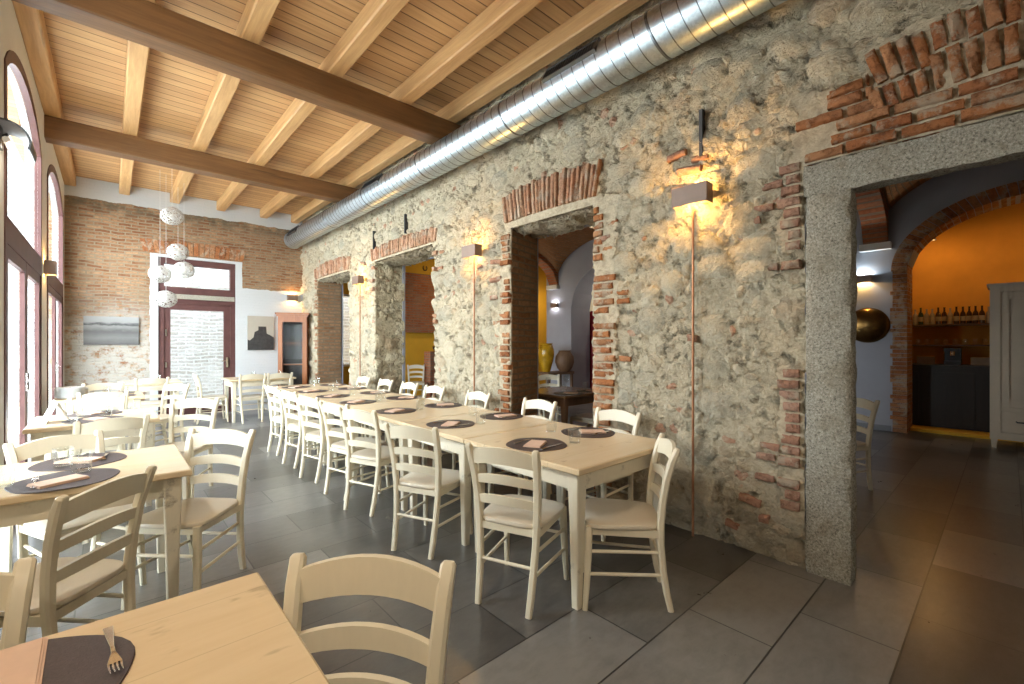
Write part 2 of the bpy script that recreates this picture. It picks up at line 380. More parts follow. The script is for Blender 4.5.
# monochrome landscape print
t = NT('landscape_print'); co = t.co(); s = t.sep(co); n = t.noise(t.scalev(co, (1, 1, 3)), 4, 6, .7)
c = t.ramp(t.math('ADD', s[2], t.math('MULTIPLY', t.math('SUBTRACT', n, .5), .14)), [(0, (.16,.155,.15)), (.12, (.34,.33,.32)), (.24, (.20,.195,.19)), (.33, (.48,.47,.45)), (.36, (.10,.10,.10)), (.40, (.60,.59,.57)), (.5, (.72,.71,.69))])
M['landscape'] = t.fin(t.mix(.58, c, (0,0,0)), .6)
M['portrait_ground'] = simple('print_ground', (.42,.38,.31), .6, .06, 3)
M['portrait_dark'] = simple('print_dark', (.035,.033,.032), .6, .4, 14)

# ------------------------------------------------------------------ room constants
XW = 3.23; XB = 3.75; YE = 10.70; XL = -.57; ZC = 4.28; YN = -2.6
XG = 9.30                                    # grey wall of the back room
OPEN = [(2.49, 3.60, 2.65), (5.17, 6.94, 2.74), (8.01, 9.69, 2.72)]     # openings in the stone wall
A0, A1, AZ = -1.26, .85, 2.515               # outer edge of the granite surround

# floor and ceiling
struct(MB().box(-1.05, 12.6, YN-.3, YE+.5, -.12, 0).build('floor', M['floor'], smooth=0), 'dark slate-look tiled floor')
m = MB(); m.box(XL-.45, XB, YN, YE+.4, ZC, ZC+.1); struct(m.build('ceiling', M['planks'], smooth=0), 'honey coloured plank ceiling')

# ---- stone wall with openings
def stone_wall():
    def axis(br, step):
        out = []
        for a, b in zip(br[:-1], br[1:]):
            k = max(1, round((b-a)/step)); out += [a + (b-a)*i/k for i in range(k)]
        return out + [br[-1]]
    st = .017
    ys = axis([YN, A0, A1] + [v for o in OPEN for v in o[:2]] + [YE+.02], st)
    zs = axis([0, AZ] + sorted(o[2] for o in OPEN) + [ZC], st)
    xs = axis([XW, XB], .04)
    holes = [(A0, A1, AZ)] + OPEN
    ids = {}; vs = []; fs = []
    def vid(x, y, z):
        k = (round(x, 4), round(y, 4), round(z, 4))
        if k not in ids: ids[k] = len(vs); vs.append((x, y, z))
        return ids[k]
    for j in range(len(ys)-1):
        yc = (ys[j]+ys[j+1])/2
        top = next((h[2] for h in holes if h[0] < yc < h[1]), 0)
        for k in range(len(zs)-1):
            if (zs[k]+zs[k+1])/2 < top: continue
            fs.append((vid(XW, ys[j], zs[k]), vid(XW, ys[j], zs[k+1]), vid(XW, ys[j+1], zs[k+1]), vid(XW, ys[j+1], zs[k])))
    for (a, b, z) in holes:       # soffits
        for j in range(len(ys)-1):
            if not (a < (ys[j]+ys[j+1])/2 < b): continue
            for i in range(len(xs)-1):
                fs.append((vid(xs[i], ys[j], z), vid(xs[i+1], ys[j], z), vid(xs[i+1], ys[j+1], z), vid(xs[i], ys[j+1], z)))
    mid = len(fs)
    for (a, b, z) in OPEN:        # reveals
        for y in (a, b):
            for k in range(len(zs)-1):
                if (zs[k]+zs[k+1])/2 > z: continue
                for i in range(len(xs)-1):
                    f = (vid(xs[i], y, zs[k]), vid(xs[i+1], y, zs[k]), vid(xs[i+1], y, zs[k+1]), vid(xs[i], y, zs[k+1]))
                    fs.append(f if y == b else f[::-1])
    vs = [(x, y + (x-XW)*.23 if abs(y-3.60) < 1e-4 and x > XW+.001 and z <= 2.651 else y, z) for x, y, z in vs]
    me = bpy.data.meshes.new('wall_right'); me.from_pydata(vs, [], fs)
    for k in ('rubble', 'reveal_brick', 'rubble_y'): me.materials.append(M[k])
    mi = [0]*len(fs)
    for i in range(mid, len(fs)):
        y = vs[fs[i][0]][1]; mi[i] = 2 if 5 < y < 7.5 else 1
    def band(x, y, z):
        if x > XW+.01: return 0.0
        best = 0.0
        for ya, yb, za, zb in ((-1.3,.92,2.4,2.98),(-1.3,.52,2.9,3.14),(2.40,3.72,2.6,3.05),(2.24,2.5,.2,2.7),(3.59,3.78,0,2.6),(5.03,7.05,2.7,2.96),(7.93,9.74,2.7,3.02),(.84,1.0,.3,1.25),(.84,1.0,2.0,2.5)):
            best = max(best, .5 + min(y-ya, yb-y, z-za, zb-z)/.14)
        return min(1.0, best)
    at = me.attributes.new('band', 'FLOAT', 'POINT'); at.data.foreach_set('value', [band(*v) for v in vs])
    me.polygons.foreach_set('material_index', mi); me.polygons.foreach_set('use_smooth', [True]*len(fs))
    o = bpy.data.objects.new('wall_right', me); C.objects.link(o)
    return struct(o, 'rough rubble stone wall with brick-headed openings')
stone_wall()

def wall_strips(mb, axis, c0, c1, u0, u1, z0, z1, openings, n=24):
    """wall slab between c0 and c1 on its thin axis; openings = (ua, ub, zbottom, topfunc)"""
    cuts = {u0, u1}
    for a, b, zb, tf in openings:
        for i in range(n+1): cuts.add(round(a+(b-a)*i/n, 5))
    us = sorted(cuts)
    def P(c, u, z): return (c, u, z) if axis == 'x' else (u, c, z)
    def hx(ua, ub, za, zb_, zc, zd):   # bottom za->zb_, top zc->zd
        mb.hexa([P(c0,ua,za),P(c1,ua,za),P(c1,ub,zb_),P(c0,ub,zb_),P(c0,ua,zc),P(c1,ua,zc),P(c1,ub,zd),P(c0,ub,zd)], .5)
    for ua, ub in zip(us[:-1], us[1:]):
        op = next((o for o in openings if o[0]-1e-6 <= ua and ub <= o[1]+1e-6), None)
        if op is None: hx(ua, ub, z0, z0, z1, z1)
        else:
            if op[2] > z0+1e-6: hx(ua, ub, z0, z0, op[2], op[2])
            hx(ua, ub, op[3](ua), op[3](ub), z1, z1)
    return mb
def flat(z): return lambda u: z
def ell(c, a, zs, b): return lambda u: zs + b*math.sqrt(max(0, 1-((u-c)/a)**2))

# back side of the stone wall (seen from the back room), opening A widens behind the granite
m = MB(); wall_strips(m, 'x', XB-.02, XB+.03, YN, YE, 0, ZC, [(A0-.3, 1.15, 0, flat(2.75))] + [(a, b + (.13 if a < 3 else 0), 0, flat(z)) for a, b, z in OPEN], 1)
struct(m.build('wall_divider', M['plaster_blue'], smooth=0), 'plastered back of the stone wall')

# granite surround of the near doorway
def rough_block(mb, x0, x1, y0, y1, z0, z1, st=.05, j=.005, seed=1):
    rr = random.Random(seed)
    def ax(a, b): k = max(1, round((b-a)/st)); return [a+(b-a)*i/k for i in range(k+1)]
    X, Y, Z = ax(x0, x1), ax(y0, y1), ax(z0, z1); ids = {}; vs = []; fs = []
    def vid(x, y, z):
        k = (round(x,4), round(y,4), round(z,4))
        if k not in ids:
            ids[k] = len(vs); e = (x in (x0, x1)) + (y in (y0, y1)) + (z in (z0, z1)); q = .012 if e >= 2 else 0
            cx, cy, cz = (x0+x1)/2, (y0+y1)/2, (z0+z1)/2
            vs.append((x + rr.uniform(-j, j) - (q if x > cx else -q)*(x in (x0, x1)), y + rr.uniform(-j, j) - (q if y > cy else -q)*(y in (y0, y1)), z + rr.uniform(-j, j)*(z > .01)))
        return ids[k]
    for A, B, f in ((X, Y, 'z'), (Y, Z, 'x'), (X, Z, 'y')):
        for a0, a1 in zip(A[:-1], A[1:]):
            for b0, b1 in zip(B[:-1], B[1:]):
                for c in ({'z': (z0, z1), 'x': (x0, x1), 'y': (y0, y1)}[f]):
                    g = {'z': lambda a, b: vid(a, b, c), 'x': lambda a, b: vid(c, a, b), 'y': lambda a, b: vid(a, c, b)}[f]
                    fs.append((g(a0,b0), g(a1,b0), g(a1,b1), g(a0,b1)))
    mb.add(vs, fs)
sur = MB(); rough_block(sur, XW-.035, XW+.11, .603, .85, 0, 2.32, seed=3)
rough_block(sur, XW-.035, XW+.11, -1.26, .85, 2.32, 2.51, seed=4); rough_block(sur, XW-.035, XW+.11, -1.26, -1.0, 0, 2.32, seed=5)
struct(sur.build('trim_1', M['granite'], smooth=50), 'pale granite surround of the near doorway')

# bricks set into the stone wall ------------------------------------
def brick(mb, y0, y1, z0, z1, x=XW, d=.02, rot=0, jit=.004):
    """one brick lying in the wall plane, front towards -X, chamfered"""
    cy, cz = (y0+y1)/2, (z0+z1)/2; hy, hz = (y1-y0)/2, (z1-z0)/2
    pr = R.uniform(.62, 1.2)*d; ca, sa = math.cos(rot), math.sin(rot)
    ny, nz = max(3, round(hy*2/.035)), max(3, round(hz*2/.035)); vs = []; fs = []; ids = {}
    chip = R.random() < .3; cc = (R.choice((-1, 1)), R.choice((-1, 1)))
    for i in range(-1, ny+2):
        for k in range(-1, nz+2):
            edge = i in (-1, ny+1) or k in (-1, nz+1); i2, k2 = min(max(i, 0), ny), min(max(k, 0), nz)
            u, v = -1+2*i2/ny, -1+2*k2/nz; rim = i2 in (0, ny) or k2 in (0, nz)
            a, b = u*hy, v*hz; q = math.hypot(max(0, abs(u)*hy-hy+.02), max(0, abs(v)*hz-hz+.02))
            if q > .017: a -= math.copysign(.005, a); b -= math.copysign(.005, b)
            if rim and not edge: a *= 1-.003/hy; b *= 1-.003/hz
            a += R.uniform(-.003, .003); b += R.uniform(-.003, .003)
            xx = x + .05 if edge else x - pr + (.008 if rim else 0) + R.uniform(-.004, .004)
            if chip and not edge and u*cc[0] > .3 and v*cc[1] > .2: xx += .02
            ids[i, k] = len(vs); vs.append((xx, cy + a*ca - b*sa, cz + a*sa + b*ca))
    for i in range(-1, ny+1):
        for k in range(-1, nz+1): fs.append((ids[i,k], ids[i+1,k], ids[i+1,k+1], ids[i,k+1]))
    mb.add(vs, fs, R.random())
def soldier_band(mb, ya, yb, zb, h, rise, w=.066, skew=.18, two=False):
    n = int((yb-ya)/w); c = (ya+yb)/2
    for i in range(n):
        y = ya + (i+.5)*(yb-ya)/n; u = (y-c)/((yb-ya)/2); k = rise*(1-u*u)
        hh = h + R.uniform(-.02, .02); z0 = zb + k*.35; z1 = zb + hh + k
        if two:
            s = z0 + (z1-z0)*R.choice((.34, .62)); parts = [(z0, s-.006), (s+.006, z1)]
        else: parts = [(z0, z1)]
        for p0, p1 in parts: brick(mb, y-w*.47, y+w*.47, p0, p1, rot=-u*skew + R.uniform(-.02, .02), d=.045)
m = MB(); soldier_band(m, 2.42, 3.70, 2.715, .31, .05, w=.052); struct(m.build('trim_2', M['bricks_tan'], smooth=60), 'brick head over the second opening')
m = MB(); soldier_band(m, 5.06, 7.02, 2.76, .20, .03, w=.055); struct(m.build('trim_3', M['bricks_tan'], smooth=60), 'brick head over the third opening')
m = MB(); soldier_band(m, 7.95, 9.72, 2.74, .24, .05, w=.055); struct(m.build('trim_4', M['bricks_tan'], smooth=60), 'brick head over the farthest opening')
# near doorway: courses over the lintel, flaring soldier arch above
m = MB()
z = 2.525
for k in range(6):
    y = .88 + R.uniform(-.03, .03) - (.03*k if k > 3 else 0); h = .062
    stop = -1.2 if k < 3 else .42 + .02*k
    while y > stop:
        L = R.uniform(.17, .27)
        if R.random() > .06: brick(m, max(y-L, stop)+.004, y-.004, z+.002, z+h+.005, d=.055, rot=R.uniform(-.015,.015))
        y -= L
    z += h + .008
n = 25
for i in range(n):
    y = .50 - i*.064; u = (y+.2)/.75
    tilt = -.28*u if y > -.3 else .1; z0 = 2.715 + .05*(1-u*u); hh = R.uniform(.30, .36)
    s = R.choice((.42, .60))
    brick(m, y-.0315, y+.0315, z0-.01, z0+hh*s-.003, d=.045, rot=tilt+R.uniform(-.03,.03)); brick(m, y-.0315, y+.0315, z0+hh*s+.003, z0+hh+.03, d=.045, rot=tilt+R.uniform(-.03,.03))
for zz in (.05,.13): pass
struct(m.build('trim_5', M['bricks'], smooth=60), 'red brick courses and arch over the granite lintel')
# quoins of the second opening and strips beside the granite
def quoin(mb, y, sgn, z0, z1, prob=1.0, lmin=.10, lmax=.27, d=.018):
    z = z0
    while z < z1:
        L = R.uniform(lmin, lmax)
        if R.random() < prob:
            a, b = (y, y+L) if sgn > 0 else (y-L, y)
            brick(mb, a+.003, b-.003, z+.0015, z+.067, d=d+.022)
            if R.random() < .25: brick(mb, *( (b+.01, b+.14) if sgn > 0 else (a-.14, a-.01)), z+.006, z+.062, d=d*.7)
        z += .070
m = MB(); quoin(m, 2.485, -1, .55, 2.0, .97, .17, .25); quoin(m, 2.485, -1, 2.0, 2.62, .7, .06, .14); quoin(m, 2.485, -1, 0, .55, .8, .12, .2)
quoin(m, 3.605, 1, 0, 1.7, .95, .10, .2); quoin(m, 3.605, 1, 1.7, 2.6, .8, .08, .16)
struct(m.build('trim_6', M['bricks'], smooth=60), 'red brick quoins of the second opening')
m = MB()
for z0, z1, p in ((.28, 1.25, .85), (1.25, 2.0, .2), (2.0, 2.5, .9)): quoin(m, .865, 1, z0, z1, p, .08, .15, .022)
for yy, zz, L in ((1.52,1.42,.10),(1.10,.32,.15),(1.23,.12,.11),(1.05,.22,.07),(1.55,2.55,.2),(1.5,2.68,.2),(1.62,2.82,.16),(1.1,2.2,.14),(1.45,2.75,.14),(3.75,2.1,.2),(3.8,1.9,.14),(4.0,2.3,.2),(3.75,2.3,.2),(7.3,2.75,.2),(2.3,2.3,.12)):
    brick(m, yy, yy+L, zz, zz+.062, d=.03, rot=R.uniform(-.2,.2))
struct(m.build('trim_7', M['bricks_dusty'], smooth=60), 'stray bricks bedded in the rubble')
m = MB(); quoin(m, 5.165, -1, .2, 2.7, .25, .06, .12, .01); quoin(m, 6.95, 1, 2.2, 2.75, .6, .08, .15, .012); quoin(m, 9.70, 1, .3, 2.7, .5, .05, .1, .012)
struct(m.build('trim_8', M['bricks_tan'], smooth=60), 'scattered bricks beside the far openings')

# ---- end wall with door
m = MB(); wall_strips(m, 'y', YE, YE+.42, XL-.45, XB, 0, ZC, [(.68, 1.94, 0, flat(3.05))], 1)
struct(m.build('wall_far', M['end_wall'], smooth=0), 'old brick end wall, partly limewashed')
m = MB()
for i in range(19):
    x = .50 + i*.085; u = (x-1.3)/.85
    vs0 = len(m.v); m.box(x-.037, x+.037, YE-.03, YE+.03, 3.12, 3.12+.22+.05*(1-u*u)*.6)
    for j in range(vs0, len(m.v)):
        a, b, c = m.v[j]; m.v[j] = (a + (c-3.12)*u*.25, b, c)
struct(m.build('trim_9', M['bricks'], smooth=0), 'soldier brick head over the glass door')
# the tall glass door with a fanlight
d = empty('door_1', (.68, YE, 0)); struct(d, 'maroon framed glass door with a fanlight')
m = MB(); W = 1.26; y0, y1 = .03, .15
m.box(0, .09, y0, y1, 0, 3.05); m.box(W-.09, W, y0, y1, 0, 3.05); m.box(.09, W-.09, y0, y1, 2.93, 3.05); m.box(.09, W-.09, y0, y1, 2.36, 2.50); m.box(.09, W-.09, y0, y1, 2.18, 2.27)
m.build('door_frame', M['frame'], d, 0)
MB().box(.02, W-.02, 0, .16, 2.27, 2.36).build('transom_bar', M['granite'], d, 0)
m = MB(); m.box(.09, .19, .05, .12, 0, 2.18); m.box(W-.2, W-.09, .05, .12, 0, 2.18); m.box(.19, W-.2, .05, .12, 2.06, 2.18); m.box(.19, W-.2, .05, .12, 0, .17)
m.build('door_leaf', M['frame'], d, 0)
MB().box(.19, W-.2, .08, .09, .17, 2.06).build('door_glass', M['pane'], d, 0); MB().box(.09, W-.09, .08, .09, 2.50, 2.93).build('fanlight_glass', M['pane'], d, 0)
m = MB(); m.box(W-.17, W-.13, .02, .05, .92, 1.12); m.bar([(W-.15,.0,1.05),(W-.24,.0,1.05)], (.02,.02), (0,0,1)); m.build('door_handle', M['silver'], d)
m = MB(); m.box(.11, .13, .03, .05, 1.55, 1.68); m.box(.11, .13, .03, .05, .95, 1.05); m.box(.11,.13,.03,.05,.25,.36); m.build('hinge', M['silver'], d)

# ---- window wall (left)
WB = [(4.88, 7.24), (7.88, 10.34), (2.95, 4.15)]  # last opening is out of view, added to light the near end
m = MB(); wall_strips(m, 'x', XL-.12, XL, YN, YE+.42, 0, ZC, [(a, b, 0, ell((a+b)/2, (b-a)/2*1.06, 3.30, .55)) for a, b in WB], 20)
struct(m.build('wall_left', M['plaster_white'], smooth=0), 'white plastered window wall with arched glass doors')
for i, (a, b) in enumerate(WB):
    w = empty('window_%d' % (i+1), (XL, a, 0)); struct(w, 'arched maroon framed glass doors'); L = b-a; c = L/2
    top = ell(c, L/2*1.06, 3.30, .55); x0, x1 = -.045, .008
    m = MB(); N = 20; us = [L*k/N for k in range(N+1)]
    rings = []
    for k, u in enumerate(us):
        zt = top(u); ui = .09 + (L-.18)*k/N; zi = top(ui) - .10
        rings.append([(x0, u, zt), (x1, u, zt), (x1, ui, zi), (x0, ui, zi)])
    m.loft(rings)
    m.box(x0, x1, 0, .09, 0, top(0)); m.box(x0, x1, L-.09, L, 0, top(L)); m.box(x0, x1, .09, L-.09, 2.16, 2.36)
    m.build('window_frame', M['frame'], w, 0)
    for (p, q) in ((.09, c-.01), (c+.01, L-.09)):
        f = MB(); xa, xb = -.035, .0
        f.box(xa, xb, p, p+.09, 0, 2.16); f.box(xa, xb, q-.09, q, 0, 2.16); f.box(xa, xb, p+.09, q-.09, 2.06, 2.16); f.box(xa, xb, p+.09, q-.09, 0, .14)
        lf = f.build('door_leaf', M['frame'], w, 0)
        MB().box(-.020, -.015, p+.09, q-.09, .14, 2.06).build('glass_pane', M['pane'], lf, 0)
        hy = q-.045 if p < c else p+.045
        h = MB(); h.box(0, .012, hy-.015, hy+.015, .98, 1.14); h.bar([(.03, hy, 1.08), (.03, hy + (-.1 if p < c else .1), 1.08)], (.016,.016), (0,0,1)); h.build('door_handle', M['silver'], lf)
    g = MB(); rr = []
    for k in range(N+1):
        u = .09 + (L-.18)*k/N; rr.append([(-.020, u, 2.36), (-.015, u, 2.36), (-.015, u, top(u)-.09), (-.020, u, top(u)-.09)])
    g.loft(rr); g.build('fanlight_glass', M['pane'], w, 0)

# wall behind the camera
struct(MB().box(XL-.45, XB, YN-.2, YN, 0, ZC).build('wall_near', M['plaster_white'], smooth=0), 'white wall behind the dining room')

# ---- beams and joists
for k, yb in enumerate((4.506, 7.57)):
    m = MB(); m.bar([(XL-.2, yb+.11, 3.97), (XW+.15, yb+.11, 3.97)], (.225, .26), (0,1,0), .012)
    struct(m.build('ceiling_beam', M['beam_wood'], smooth=20), ('near' if k == 0 else 'far') + ' main timber beam across the room')
for x in (-.50, .20, .93, 1.68, 2.46, 3.08):
    m = MB(); m.bar([(x, YN, 4.19), (x, YE+.1, 4.19)], (.15, .18), (1,0,0), .012)
    struct(m.build('ceiling_joist', M['joist_wood'], smooth=20))

# ------------------------------------------------------------------ ventilation duct
XD, ZD, RD = 2.99, 3.665, .178
duct = empty('ventilation_duct', (XD, 0, ZD)); tag(duct, 'long round galvanised steel duct along the top of the stone wall', 'duct')
def ringY(y, r, seg=40): return [(r*math.cos(2*PI*k/seg), y, r*math.sin(2*PI*k/seg)) for k in range(seg)]
m = MB(); m.loft([ringY(YN+.02, RD), ringY(10.46, RD)], False); m.build('duct_tube', M['steel_duct'], duct)
m = MB(); y = -1.4; k = 0
while y < 10.42:                    # spiral lock seam, drawn as slightly leaning hoops
    w = .006
    big = abs((y % 1.6) - .1) < .055
    rr = RD + (.006 if big else .003); w = .014 if big else .0045
    def hoop(off, r): return [(r*math.cos(2*PI*q/40), y + off + .05*math.sin(2*PI*q/40), r*math.sin(2*PI*q/40)) for q in range(40)]
    m.loft([hoop(-w, RD-.002), hoop(-w*.5, rr), hoop(w*.5, rr), hoop(w, RD-.002)], False)
    y += .115; k += 1
o = m.build('spiral_seam', M['seam'], duct)
m = MB(); m.loft([ringY(10.45, RD+.006), ringY(10.50, RD+.006)], True); m.build('end_cap', M['steel_duct'], duct)
for yg in (2.43, 6.2, 9.95):
    A = rad(152); ca, sa = math.cos(A), math.sin(A)          # outward direction, up and towards the room
    def gp(r, y, s): return (ca*r - sa*s, y, sa*r + ca*s)
    L = .27; H = .055; m = MB()
    for (ya, yb, s0, s1) in ((-L, L, -H-.014, -H), (-L, L, H, H+.014), (-L-.014, -L, -H-.014, H+.014), (L, L+.014, -H-.014, H+.014)):
        m.hexa([gp(RD-.02, yg+ya, s0), gp(RD-.02, yg+yb, s0), gp(RD-.02, yg+yb, s1), gp(RD-.02, yg+ya, s1), gp(RD+.018, yg+ya, s0), gp(RD+.018, yg+yb, s0), gp(RD+.018, yg+yb, s1), gp(RD+.018, yg+ya, s1)])
    gr = m.build('vent_grille', M['seam'], duct, 0)
    m = MB(); m.hexa([gp(RD-.02, yg-L, -H), gp(RD-.02, yg+L, -H), gp(RD-.02, yg+L, H), gp(RD-.02, yg-L, H), gp(RD+.006, yg-L, -H), gp(RD+.006, yg+L, -H), gp(RD+.006, yg+L, H), gp(RD+.006, yg-L, H)])
    m.build('grille_back', M['grille'], gr, 0)
    m = MB()
    for i in range(18):
        y = yg - L + (i+.5)*2*L/18
        m.hexa([gp(RD, y-.003, -H), gp(RD, y+.003, -H), gp(RD, y+.003, H), gp(RD, y-.003, H), gp(RD+.014, y-.003, -H), gp(RD+.014, y+.003, -H), gp(RD+.014, y+.003, H), gp(RD+.014, y-.003, H)])
    m.build('grille_bars', M['seam'], gr, 0)

# ------------------------------------------------------------------ lamps
def point(parent, loc, e, col, r=.02):
    l = bpy.data.lights.new('lamp_light', 'POINT'); l.energy = e; l.color = col; l.shadow_soft_size = r
    o = bpy.data.objects.new('lamp_light', l); C.objects.link(o); o.location = loc
    if parent: o.parent = parent
    return o
WARM = (1, .55, .15)
def sconce(loc, rz, label, e=9, col=WARM, w=.26, h=.135, dpt=.10, group=None, up=None):
    """open-ended box lamp; local -Y points out of the wall"""
    s = empty('wall_sconce', loc, rz); tag(s, label, 'wall lamp', group); t_ = .004
    m = MB(); m.box(-w/2, w/2, -dpt, -dpt+t_, -h/2, h/2); m.box(-w/2, -w/2+t_, -dpt+t_, 0, -h/2, h/2); m.box(w/2-t_, w/2, -dpt+t_, 0, -h/2, h/2)
    m.build('lamp_shade', M['bronze'], s, 0)
    MB().box(-w/2+.02, w/2-.02, -.015, -.002, -.03, .03).build('back_plate', M['black'], s, 0)
    m = MB(); m.lathe([(.012,-.03),(.018,-.015),(.018,.015),(.012,.03)], 12, (0,-.045,0)); m.build('bulb', M['bulb'], s)
    point(s, (0, -.055, .045), e*.55, up or col, .012); point(s, (0, -.055, -.045), e*.45, col, .012)
    return s
def conduit(x, y, z0, z1, label, rz=0):
    o = MB().tube([(x, y, z0), (x, y, z1)], .009, 10).build('conduit_pipe', M['copper']); tag(o, label, 'pipe'); return o
QX = XW - .035
for y, e, lb in ((1.54, 11, 'brown box wall lamp on the stone wall between the granite doorway and the second opening'), (4.2, 9, 'brown box wall lamp on the stone wall between the second and third openings'), (7.42, 9, 'brown box wall lamp on the stone wall between the two farthest openings')):
    sconce((QX, y, 2.485), -PI/2, lb, e*1.9)
conduit(QX-.012, 1.55, .0, 2.42, 'copper conduit running down from the nearest stone wall lamp')
conduit(QX-.012, 4.2, .0, 2.42, 'copper conduit running down from the middle stone wall lamp')
conduit(QX-.012, 7.42, .0, 2.42, 'copper conduit running down from the farthest stone wall lamp')
sconce((3.02, YE-.002, 2.42), 0, 'small wall lamp above the glass-fronted wooden cabinet', 14, w=.2)
sconce((XL+.002, 7.56, 2.30), PI/2, 'box wall lamp on the pier between the two arched windows', 13, w=.16, h=.16)
sconce((XG-.002, 8.50, 2.47), -PI/2, 'wall lamp on the blue-grey wall above the yellow jar', 9, (.95,.95,1.0), .22, .13)
sconce((XG-.002, 1.62, 2.47), -PI/2, 'wall lamp on the blue-grey wall above the hanging brass lid', 18, (1,.58,.16), .26, .12, up=(.75,.92,1))
# dark strips laid on the stone as the shade of chased slots
for y, z0, z1 in ((1.50, 2.78, 3.12), (5.9, 3.02, 3.3), (6.95, 2.95, 3.25)):
    MBo = MB().box(XW-.032, XW-.028+.05, y-.012, y+.012, z0, z1).build('trim_slot_shade', M['grille'], smooth=0); struct(MBo, 'dark strip painted as the shade of a chase in the stone')
# black spotlights on the window piers; last two are unseen, added as warm fill
def spot(loc, rz, label, e):
    s = empty('spotlight', loc, rz); tag(s, label, 'spotlight', None)
    MB().box(-.05, .05, -.03, 0, -.07, .07).build('wall_bracket', M['black'], s, 0)
    m = MB(); m.tube([(0,-.02,0),(0,-.06,.03)], .015, 10); m.build('arm', M['black'], s)
    m = MB(); N = 14
    ang = [rad(-20 + 150*k/N) for k in range(N+1)]; r0 = .13
    ringa = [(-.15, -.05 - r0*math.cos(a), -.04 + r0*math.sin(a)) for a in ang] + [(-.15, -.05 - (r0-.012)*math.cos(a), -.04 + (r0-.012)*math.sin(a)) for a in reversed(ang)]
    ringb = [(.15, p[1], p[2]) for p in ringa]
    m.loft([ringa, ringb])
    for r_ in (ringa, ringb): m.loft([[(p[0]*.99, p[1], p[2]) for p in r_[:N+1]] + [(p[0]*.99, -.05, -.05) for p in r_[:1]], [(p[0]*.95, p[1], p[2]) for p in r_[:N+1]] + [(p[0]*.95, -.05, -.05) for p in r_[:1]]]) if False else None
    m.build('shade', M['black'], s)
    m = MB(); m.tube([(-.1,-.06,-.03),(.1,-.06,-.03)], .02, 10); m.build('bulb', M['white'], s)
    l = bpy.data.lights.new('lamp_light', 'POINT'); l.energy = e; l.color = (1,.86,.68); l.shadow_soft_size = .03
    o = bpy.data.objects.new('lamp_light', l); C.objects.link(o); o.parent = s; o.location = (0, -.09, -.06)
spot((XL, 4.55, 2.80), PI/2, 'black half-round wall spotlight beside the nearest arched window', 6)
spot((XL, 1.48, 2.80), PI/2, 'added unseen fill spotlight on the wall behind the foreground table', 84)
spot((XL, -1.6, 2.80), PI/2, 'added unseen fill spotlight near the rear wall', 108)

# woven ball pendants
def pendant():
    p = empty('pendant_lamp')
    m = MB(); r = .15; N = 14
    m.lathe([(max(.012, r*math.sin(PI*k/N)), -r*math.cos(PI*k/N)*.92) for k in range(N+1)], 24); m.build('lamp_shade', M['woven'], p)
    m = MB(); m.lathe([(.02,.03),(.035,0),(.03,-.04),(.01,-.055)], 14); m.build('bulb', M['white'], p)
    m = MB(); m.tube([(0,0,.05),(0,0,1.0)], .0018, 6); m.build('cord', M['paper'], p)
    return p
def unproj(px, py, z):
    lat = (px-512)/447*z; X = .669*z + .743*lat; Y = .743*z - .669*lat; return (X, Y, 1.417 + (343-py)/447*z)
for px, py, z, r, lb in ((172, 216, 7.3, 1.05, 'topmost white woven ball lamp, just under the ceiling'), (178, 252, 7.7, 1, 'white woven ball lamp directly under the topmost one, over the door fanlight'),
        (160, 274, 7.4, 1, 'white woven ball lamp hanging at the left edge of the door fanlight'), (184, 270, 7.5, 1.02, 'white woven ball lamp hanging in the middle of the door fanlight'), (166, 299, 7.6, 1, 'lowest white woven ball lamp, level with the door transom')):
    o = place('pendant', pendant, unproj(px, py, z), 0, lb, 'pendant lamp')
    x_, y_, z_ = o.location
    for ch in o.children:
        if ch.name.startswith('cord'): ch.scale = (1, 1, (ZC - z_)/1.0 - .0) if ZC - z_ > .2 else (1,1,.3)
        elif r != 1: ch.scale = (r, r, r)

